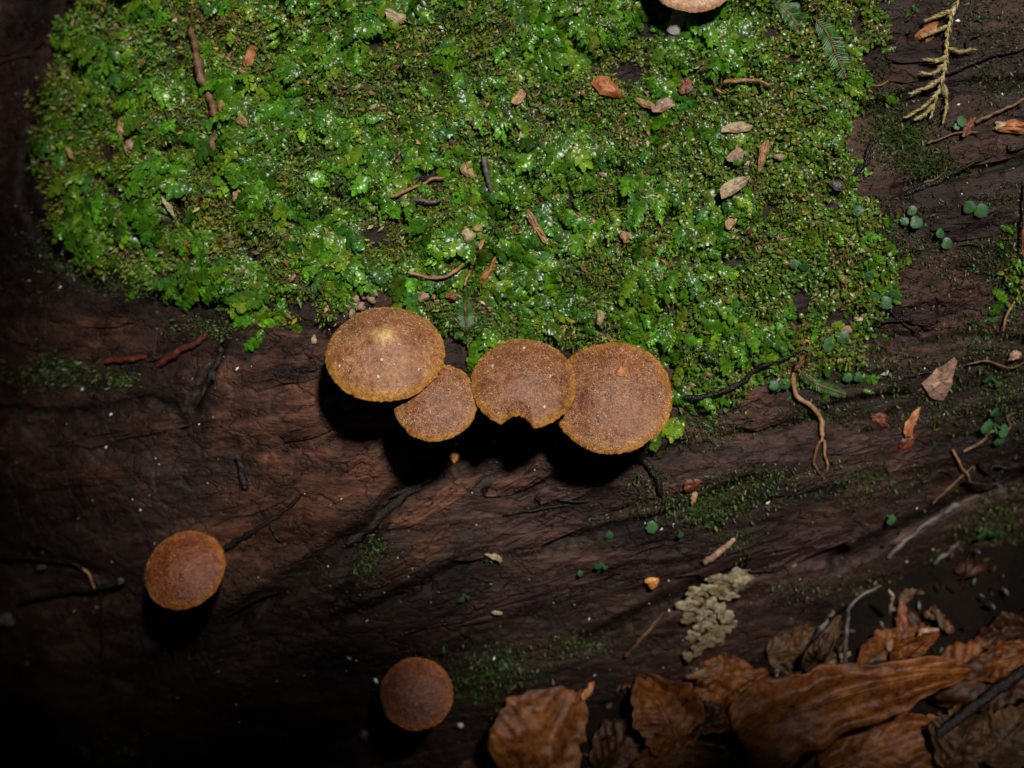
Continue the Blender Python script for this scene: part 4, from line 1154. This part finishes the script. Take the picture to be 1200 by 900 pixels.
# round leaved sprouts
SPROUT = leaf_shader('sprout_leaf', lambda nt: ramp(nt, noise_tex(nt, 500, 3), [(0.3, (0.020, 0.075, 0.018)), (0.7, (0.060, 0.14, 0.050))]), 0.45, 0.25, 0.35, 0.08)
def sprout(label, leaves, group=None, ground=False):
    c = np.mean([(l[0], l[1]) for l in leaves], axis=0)
    root = on_ground(*c) if ground else W(surf(c[0], c[1], top_w))
    T = thing('round_leaf_sprout', label, 'sprout', root, group)
    for x, y, r in leaves:
        p = surf(x, y, top_w); n_ = surf_normal(p) if not ground else np.array([0, 0, 1.0])
        P0 = on_ground(x, y, 0.002) if ground else W(p) + n_ * 0.0016
        _seed[0] += 1; rr = np.random.default_rng(_seed[0])
        n_ = n_ + 0.22 * rr.standard_normal(3); n_ /= np.linalg.norm(n_)
        a_ = np.cross(n_, (0.3, 0.9, 0.2)); a_ /= np.linalg.norm(a_); b_ = np.cross(n_, a_)
        m = 14; th = np.linspace(0, 2 * math.pi, m, endpoint=False); R_ = 0.85 * r * PX
        k1 = R_ * (1 + 0.06 * rr.standard_normal(m)); k1[0] *= 0.75
        vv = [P0 + n_ * R_ * 0.02]
        for f, z in ((0.55, 0.10), (1.0, -0.06)):
            vv += list(P0 + (k1 * f)[:, None] * (np.cos(th)[:, None] * a_ + np.sin(th)[:, None] * b_) + n_ * R_ * z * (1 + 0.8 * rr.standard_normal(m)[:, None] * (f > 0.9)))
        ff = [(0, 1 + i, 1 + (i + 1) % m) for i in range(m)] + [(1 + i, 1 + m + i, 1 + m + (i + 1) % m, 1 + (i + 1) % m) for i in range(m)]
        mesh_obj('leaf', under(T, np.array(vv)), ff, SPROUT, T)
        sv_, sf_ = tube(spline([root - n_ * 0.0004, 0.5 * (root + P0) + n_ * 0.0002, P0], 6), 1.3 * PX, 5, 1)
        mesh_obj('stem', under(T, sv_), sf_, SPROUT, T)

sprout('round leaved sprout with three grey green leaves on bare bark at the moss edge', [(1022, 345, 7), (1036, 352, 9), (1045, 345, 10)])
sprout('pair of round blue green leaves below the dangling moss', [(968, 402, 10), (985, 393, 9)])
sprout('pair of small round green leaves above the bright white grain', [(990, 440, 7), (1003, 440, 7)])
sprout('pair of round leaves beside the black stick at the moss edge', [(904, 450, 7), (916, 449, 8)])
sprout('three lobed round leaved sprout on the mossy bark near the leaf litter', [(1154, 496, 11), (1163, 478, 8), (1174, 500, 10), (1168, 512, 8)])
sprout('single pair of round leaves above the three lobed sprout', [(1156, 440, 8), (1168, 446, 6)])
sprout('round leaved sprout with two dark green leaves on the upper bark', [(1134, 243, 9), (1148, 247, 10)])
sprout('pale round leaved sprout with three leaves on the purple bark', [(1058, 259, 6), (1072, 260, 9), (1067, 247, 7)])
sprout('dim round leaved sprout low on the purple bark', [(1100, 272, 7), (1108, 284, 8)])
sprout('single round green leaf beside the dry frond', [(1126, 144, 8), (1120, 150, 5)])
sprout('round leaves hanging from the moss above the tan crumb', [(930, 10, 7), (938, 20, 8)])
sprout('pair of clear green round leaves at the edge of the fine moss', [(928, 308, 7), (940, 312, 7)])
sprout('round leaves beside the fine moss and purple bark', [(1003, 247, 8), (1016, 322, 8)])
sprout('lone teal leaf on the dark wood above the leaf litter', [(1040, 604, 8)])
sprout('pair of teal leaves in the moss by the weathered root rib', [(1147, 622, 10), (1163, 620, 9)])
for lv in ([(763, 613, 9)], [(714, 623, 6)], [(700, 659, 6), (709, 660, 4)], [(679, 667, 4)], [(540, 698, 5), (547, 695, 4)], [(520, 758, 4)], [(796, 622, 5)]):
    sprout('tiny pale green round leaf dotted on the dark lower wood', lv, 'tiny round leaves on the lower wood')

# pale knobbly crust fungus
cf = thing('crust_fungus', 'pale cream knobbly crust fungus on the dark lower wood', 'fungus', W(surf(835, 715, log_w)))
LOB = [(862, 672, 13, 9), (848, 680, 12, 9), (866, 684, 9, 8), (836, 676, 9, 7), (828, 688, 10, 9), (842, 692, 8, 7), (852, 694, 9, 6), (812, 690, 8, 7), (806, 706, 10, 9),
       (815, 700, 6, 6), (832, 704, 8, 8), (842, 712, 9, 7), (822, 716, 9, 7), (806, 722, 7, 8), (834, 722, 10, 8), (850, 720, 9, 10), (852, 732, 9, 9), (838, 736, 10, 8), (822, 732, 9, 8),
       (812, 744, 9, 8), (828, 748, 11, 9), (842, 750, 9, 7), (816, 758, 8, 8), (806, 766, 7, 6), (870, 676, 6, 5)]
for i, (x, y, a_, b_) in enumerate(LOB):
    rr = np.random.default_rng(500 + i)
    p = surf(x, y, rest_w); n_ = surf_normal(p)
    t0 = np.cross(AV, n_); t0 /= np.linalg.norm(t0); t1 = np.cross(n_, t0)
    m = 22; th = np.linspace(0, 2 * math.pi, m, endpoint=False)
    pr = 1 + 0.26 * np.sin(3 * th + rr.uniform(0, 6)) * rr.uniform(0.4, 1) + 0.18 * np.sin(5 * th + rr.uniform(0, 6)) + 0.12 * np.sin(7 * th + rr.uniform(0, 6)) + 0.08 * rr.standard_normal(m)
    c0 = W(p) + n_ * rr.uniform(0.0002, 0.0015); a_, b_ = a_ * rr.uniform(0.85, 1.45), b_ * rr.uniform(0.85, 1.3)
    vv = [c0 + n_ * 0.0002]
    for f, z in ((0.5, 0.35), (0.85, 0.30), (1.0, -0.15), (0.75, -1.6)):
        vv += list(c0 + (pr * f * a_ * PX * 1.08)[:, None] * np.cos(th)[:, None] * t0 + (pr * f * b_ * PX * 1.08)[:, None] * np.sin(th)[:, None] * t1
                   + n_ * (0.0005 * z + 0.00012 * rr.standard_normal(m)[:, None]))
    ff = [(0, 1 + k, 1 + (k + 1) % m) for k in range(m)]
    for q in range(3):
        ff += [(1 + q * m + k, 1 + (q + 1) * m + k, 1 + (q + 1) * m + (k + 1) % m, 1 + q * m + (k + 1) % m) for k in range(m)]
    mesh_obj('lobe', under(cf, np.array(vv)), ff, CRUST2 if i % 4 == 1 or y > 745 else CRUST, cf)

# ------------------------------------------------------------------ leaf litter
def dead_leaf_material(key, dark, lite, rough=0.33):
    m, nt, b = new_mat(key)
    f = noise_tex(nt, 130, 7, 0.7); g = noise_tex(nt, 520, 6, 0.72)
    col = ramp(nt, f, [(0.30, dark), (0.52, tuple(0.5 * (x + y) for x, y in zip(dark, lite))), (0.72, lite)])
    col = mix(nt, 0.8, col, ramp(nt, g, [(0.34, (0.35, 0.30, 0.28)), (0.62, (1.3, 1.3, 1.3))]), 'MULTIPLY')
    vn = N(nt, 'ShaderNodeMapRange'); vn.inputs[1].default_value = 0.0; vn.inputs[2].default_value = 1.0
    nt.links.new(attr(nt, 'vein', 'Fac'), vn.inputs[0])
    col = mix(nt, vn.outputs[0], col, tuple(min(1, x * 1.7 + 0.02) for x in lite))
    nt.links.new(col, b.inputs['Base Color']); b.inputs['Roughness'].default_value = rough; b.inputs['Specular IOR Level'].default_value = 0.3
    nt.links.new(bump(nt, g, 0.0003), b.inputs['Normal'])
    t = N(nt, 'ShaderNodeBsdfTranslucent'); nt.links.new(col, t.inputs[0])
    mx = N(nt, 'ShaderNodeMixShader'); mx.inputs[0].default_value = 0.15
    nt.links.new(b.outputs[0], mx.inputs[1]); nt.links.new(t.outputs[0], mx.inputs[2]); nt.links.new(mx.outputs[0], nt.nodes['Material Output'].inputs[0])
    return m
DL1 = dead_leaf_material('copper_leaf', (0.055, 0.014, 0.0035), (0.230, 0.080, 0.016), 0.42)
DL2 = dead_leaf_material('brown_leaf', (0.016, 0.006, 0.0025), (0.075, 0.026, 0.008), 0.45)
DL3 = dead_leaf_material('tan_leaf', (0.030, 0.016, 0.007), (0.120, 0.060, 0.022), 0.5)

def dead_leaf(label, base, tip, wl, wr, mat, hb=0.001, ht=0.001, arch=0.003, curl=0.3, fold=0.0, roll=0.0, seed=0, group=None, pw=0.75, stalk=True, wave=1.0, lfold=0.0):
    rr = np.random.default_rng(seed)
    A = on_ground(base[0], base[1], hb); Bp = on_ground(tip[0], tip[1], ht)
    d = Bp - A; L = np.linalg.norm(d); d /= L
    side = np.cross((0, 0, 1.0), d); side /= np.linalg.norm(side); up = np.cross(d, side)
    cr, sr = math.cos(roll), math.sin(roll)
    side, up = side * cr + up * sr, up * cr - side * sr
    T = thing('dead_leaf', label, 'leaf', A, group)
    nu, nv = 56, 33
    t = np.linspace(0, 1, nu); s = np.linspace(-1, 1, nv)
    TT, SS = np.meshgrid(t, s, indexing='ij')
    prof = np.sin(math.pi * (0.03 + 0.94 * TT) ** pw) ** 0.7
    wd = np.where(SS > 0, wl, wr) * PX * prof * (1 + 0.22 * noise(TT * 4 + seed, np.sign(SS) * 3.0, 150) + 0.12 * noise(TT * 11 + seed, np.sign(SS) * 3.0, 151) + 0.03 * np.sin(2 * math.pi * 8 * TT) * np.abs(SS))
    vein = np.abs(((TT * 8 - np.abs(SS) * 1.5) % 1.0) - 0.5) * 2            # 1 on a side vein, 0 between
    rip = wave * 0.00016 * np.cos(2 * math.pi * (TT * 8 - np.abs(SS) * 1.5)) * np.clip(np.abs(SS) * 3, 0, 1) * (0.3 + prof)
    Lw = L * 0.12
    zz = arch * np.sin(math.pi * TT) + curl * wd * np.abs(SS) * SS ** 2 + fold * wd * np.abs(SS) + rip + wave * 0.0008 * fbm(TT * 3 + seed, SS * 2.0, 3, 152) + lfold * np.sin(SS * 6.5 + TT * 2) * np.sin(math.pi * TT) + 0.003 * wave * noise(TT * 1.6, SS * 1.1 + seed, 153)
    bend = 0.10 * L * np.sin(math.pi * TT) * (rr.uniform(-0.5, 0.5))
    Pp = A + (TT * L)[..., None] * d + (SS * wd * np.cos(np.arctan(fold)) + bend)[..., None] * side + zz[..., None] * up
    vv = np.clip((vein - 0.86) / 0.14, 0, 1) * 0.22 * (np.abs(SS) < 0.93)
    bl = mesh_obj('blade', under(T, Pp.reshape(-1, 3)), grid_faces(nu, nv), mat, T, fattr={'vein': vv.ravel()})
    sm = bl.modifiers.new('thickness', 'SOLIDIFY'); sm.thickness = 0.00016; sm.offset = 0
    mid = Pp[:, nv // 2] + up * 0.00012
    v_, f_ = tube(mid[::3], np.linspace(2.0, 0.7, len(mid[::3])) * PX, 6, seed)
    mesh_obj('midrib', under(T, v_), f_, mat, T)
    if stalk:
        v_, f_ = tube(spline([A, A - d * 0.003 - up * 0.0006, A - d * 0.007 - up * 0.0004 + side * 0.002], 8), 2.0 * PX, 6, seed); mesh_obj('stalk', under(T, v_), f_, BROWN, T)
    return T

# bed of older leaves underneath
BED = [((640, 840), (560, 925), 34, 34, 0), ((800, 820), (900, 790), 26, 24, 1), ((900, 770), (990, 745), 22, 22, 2), ((1010, 790), (1085, 735), 24, 24, 1), 
       ((1100, 800), (1210, 770), 32, 30, 1), ((940, 900), (1040, 870), 30, 28, 2), ((1150, 890), (1220, 820), 34, 30, 2), ((700, 905), (780, 850), 30, 30, 0), 
        ((860, 800), (800, 770), 18, 18, 1), ((960, 770), (930, 735), 14, 14, 1), ((1040, 905), (1120, 850), 32, 28, 1), ((820, 890), (880, 930), 26, 24, 2),
       ((580, 880), (510, 930), 26, 26, 0), ((1210, 740), (1140, 760), 20, 20, 0), ((760, 790), (700, 800), 16, 15, 0)]
for i, (a_, b_, wl, wr, k) in enumerate(BED):
    dead_leaf('dull brown sodden leaf in the litter under the copper leaves', a_, b_, wl * 1.35, wr * 1.35, (DL2, DL1, DL3)[k], 0.0015, 0.001, 0.002, random.uniform(-0.2, 0.3), seed=700 + i,
              group='sodden leaves in the litter', roll=random.uniform(-0.25, 0.25), stalk=i % 3 == 0)
dead_leaf('broad copper brown leaf with its midrib up, beside the tuft of dark moss', (606, 925), (672, 800), 62, 58, DL1, 0.004, 0.007, 0.004, 0.15, fold=0.10, seed=1, pw=0.9, stalk=False)
dead_leaf('copper leaf piece poking out beside the tuft of dark moss', (640, 880), (548, 822), 26, 26, DL1, 0.004, 0.006, 0.002, 0.1, seed=2, stalk=False)
dead_leaf('rounded brown leaf with scalloped lobes between the broad leaf and the folded leaf', (800, 890), (752, 792), 44, 42, DL1, 0.003, 0.005, 0.003, 0.3, seed=3, pw=0.85)
dead_leaf('brown leaf lobe lying against the folded copper leaf', (790, 850), (862, 846), 26, 24, DL2, 0.004, 0.006, 0.002, 0.3, seed=4, stalk=False)
dead_leaf('small orange brown leaf wedged in front of the scalloped leaf', (742, 905), (850, 882), 24, 30, DL1, 0.007, 0.007, 0.002, 0.2, seed=5, stalk=False)
dead_leaf('flat dull orange leaf beneath the folded copper leaf', (960, 905), (1120, 850), 40, 44, DL1, 0.004, 0.003, 0.002, 0.1, seed=6, stalk=False)
dead_leaf('large glossy folded copper leaf with raised ribs, lying over the other leaves', (866, 866), (1136, 788), 52, 50, DL1, 0.010, 0.009, 0.007, -0.10, fold=-0.10, seed=7, pw=0.42, stalk=False, wave=1.2, roll=-0.1, lfold=0.0012)
dead_leaf('reddish brown leaf under the dark twig', (1230, 780), (1095, 820), 40, 34, DL2, 0.004, 0.003, 0.003, 0.2, seed=8, stalk=False)
dead_leaf('crumpled tan leaf below the dark twig', (1110, 905), (1150, 825), 40, 34, DL3, 0.004, 0.005, 0.003, 0.4, seed=9, stalk=False, wave=1.6)
dead_leaf('reddish leaf above the dark twig at the litter edge', (1215, 762), (1120, 790), 22, 22, DL1, 0.006, 0.005, 0.003, 0.2, seed=10, stalk=False)
dead_leaf('thin curled brown leaf strip standing in the litter above the folded leaf', (944, 785), (985, 722), 14, 12, DL3, 0.003, 0.010, 0.003, 0.6, seed=11, stalk=False)
dead_leaf('narrow red brown leaf rolled up behind the folded leaf', (1045, 775), (1100, 742), 12, 12, DL1, 0.004, 0.008, 0.003, 0.8, seed=12, stalk=False)
strand('twig', 'straight dark twig lying across the leaves', 'twig', [(1098, 862), (1132, 836), (1164, 812), (1215, 776)], 7.0, BLACK, (0.009, 0.010, 0.011), (0.9, 1.1), ground=True)
strand('twig', 'thin grey twig standing in the litter', 'twig', [(990, 790), (992, 740), (1000, 706), (1032, 686)], 3.0, GREYW, (0.004, 0.010, 0.014, 0.012), ground=True)
strand('twig', 'short pale twig leaning in the litter by the root rib', 'twig', [(1042, 716), (1046, 700), (1042, 690)], 3.0, PALE, (0.004, 0.010, 0.012), ground=True)
strand('stalk', 'fine reddish needle standing before the teal leaves', 'stalk', [(1126, 690), (1132, 664), (1138, 638)], 1.6, RUST, (0.004, 0.014, 0.022), ground=True)
chip('wood_chip', 'orange wood chip stuck upright between the broad leaf and the scalloped leaf', 'wood chip', 690, 812, 24, 10, 58, ORANGE, ground=True, lift=0.006)
chip('wood_crumb', 'pinkish white crumbs behind the folded leaf', 'crumb', 1083, 748, 24, 12, 20, PINK, ground=True, lift=0.006)
chip('wood_chip', 'brown wood fragment on the litter below the crust fungus', 'wood chip', 826, 790, 40, 12, 25, BROWN, ground=True, lift=0.004)
chip('wood_chip', 'pale mottled wood fragment lying behind the folded leaf', 'wood chip', 962, 748, 54, 18, 55, GREYW, ground=True, lift=0.006)
chip('white_pebble', 'whitish pebble beside the smooth chestnut mushroom', 'pebble', 540, 846, 9, 7, 0, WHITE, thick=0.5)
chip('wood_crumb', 'grey lump under the smooth chestnut mushroom', 'crumb', 428, 857, 18, 12, 80, GREYW, thick=0.4)

for i in range(46):      # broken bits lying in the litter
    x_, y_ = random.uniform(850, 1195), random.uniform(640, 880)
    if y_ < 770 - 0.5 * (x_ - 850) + 30: continue
    k = i % 4
    chip(('leaf_scrap', 'wood_chip', 'leaf_scrap', 'wood_crumb')[k], ('sodden brown leaf scrap lying in the litter', 'dark wood sliver lying in the litter', 'rusty leaf scrap lying in the litter', 'dull tan crumb lying in the litter')[k],
         ('leaf scrap', 'wood chip', 'leaf scrap', 'crumb')[k], x_, y_, random.uniform(14, 36), random.uniform(8, 15), random.uniform(0, 180), (DL2, BROWN, RUST, DL3)[k],
         ('brown scraps in the litter', 'slivers in the litter', 'rusty scraps in the litter', 'crumbs in the litter')[k], ground=True, lift=random.uniform(0.0005, 0.003))
n = 3000
xx = rng.uniform(-0.06, 0.16, n); yy = rng.uniform(-0.13, 0.03, n)
P = np.stack([xx, yy, ground_z(xx, yy) + rng.uniform(0, 0.003, n)], -1); nw = np.broadcast_to(np.array([0, 0, 1.0]), P.shape)
o = scatter('litter_crumbs', sv, sf, P, basis(nw, rng.uniform(0, 6.28, n), rng.uniform(-0.5, 0.9, n)), rng.uniform(0.0004, 0.0014, n),
            pal(n, [(0.020, 0.009, 0.004), (0.045, 0.018, 0.007), (0.008, 0.005, 0.003), (0.09, 0.045, 0.02)], (4, 3, 3, 1)), MATS['moss_leaf'], None)
tag(o, 'dark crumbled leaf litter between the dead leaves', 'litter')

# ------------------------------------------------------------------ unseen branch added overhead to shade the log's foot and left side
SHADE_LEAF = leaf_shader('shade_branch_leaf', lambda nt: ramp(nt, noise_tex(nt, 60, 3), [(0.3, (0.025, 0.07, 0.012)), (0.7, (0.05, 0.12, 0.02))]), 0.45, 0.12, 0.4)
def spread_leaf(parent, pos, ang, L, tilt):
    nu, nv = 13, 7
    t = np.linspace(0, 1, nu); s = np.linspace(-1, 1, nv); TT, SS = np.meshgrid(t, s, indexing='ij')
    wd = 0.32 * L * np.sin(math.pi * TT ** 0.8) ** 0.8
    x = TT * L; y = SS * wd; z = 0.05 * L * np.sin(math.pi * TT) + 0.12 * np.abs(y) + 0.01 * L * np.cos(14 * TT) * np.abs(SS)
    c, s_ = math.cos(ang), math.sin(ang); ct, st = math.cos(tilt), math.sin(tilt)
    X = x * ct - z * st; Z = x * st + z * ct
    P_ = np.stack([pos[0] + X * c - y * s_, pos[1] + X * s_ + y * c, pos[2] + Z], -1)
    mesh_obj('leaf', under(parent, P_.reshape(-1, 3)), grid_faces(nu, nv), SHADE_LEAF, parent)

def overhang(label, spine_pts, leaves, seed):
    rr = np.random.default_rng(seed)
    X = spline(spine_pts, 24)
    T = thing('added_shade_branch', label, 'branch', X[0])
    v_, f_ = tube(X, np.linspace(0.004, 0.0012, 24), 8, seed); mesh_obj('stem', under(T, v_), f_, BROWN, T)
    for (x, y, z, a_, L) in leaves:
        tip = np.array((x, y, z)); k = np.argmin(np.linalg.norm(X - tip, axis=1))
        v_, f_ = tube(spline([X[k], 0.5 * (X[k] + tip) + np.array((0, 0, 0.004)), tip], 8), 0.0007, 5, seed); mesh_obj('twig', under(T, v_), f_, BROWN, T)
        spread_leaf(T, tip, a_, L, rr.uniform(-0.15, 0.15))
SH = 0.62       # height of the branch above the log face, along the sun
def over(u, v, w=-0.03):
    return W(np.array([u, v, w])) + SUN_W * SH
SPINE = [over(-0.42, -0.02), over(-0.26, -0.085), over(-0.10, -0.115), over(0.04, -0.120), over(0.17, -0.115)]
LV = []
for (u_, v_, a_, L) in [(-0.165, -0.050, 0.2, 0.075), (-0.15, -0.088, -0.1, 0.08), (-0.085, -0.076, 0.10, 0.085), (-0.150, -0.012, 0.1, 0.065), (-0.10, -0.110, 0.0, 0.08),
                        (-0.005, -0.096, 0.05, 0.075), (0.035, -0.092, 0.0, 0.07), (-0.13, -0.052, -0.15, 0.065), (-0.162, 0.020, 0.15, 0.07), (-0.162, 0.055, 0.1, 0.07), (-0.03, -0.115, 0.2, 0.08),
                        (0.09, -0.092, 0.0, 0.065), (-0.22, -0.085, 0.1, 0.08), (0.05, -0.122, 0.1, 0.07), (0.105, -0.055, 0.3, 0.05), (-0.045, -0.066, 0.1, 0.045), (0.020, -0.070, -0.1, 0.045)]:
    p = over(u_, v_); LV.append((p[0], p[1], p[2] + random.uniform(-0.02, 0.02), a_, L))
overhang('unseen green leafy branch added to shade the foot of the log', SPINE, LV, 77)
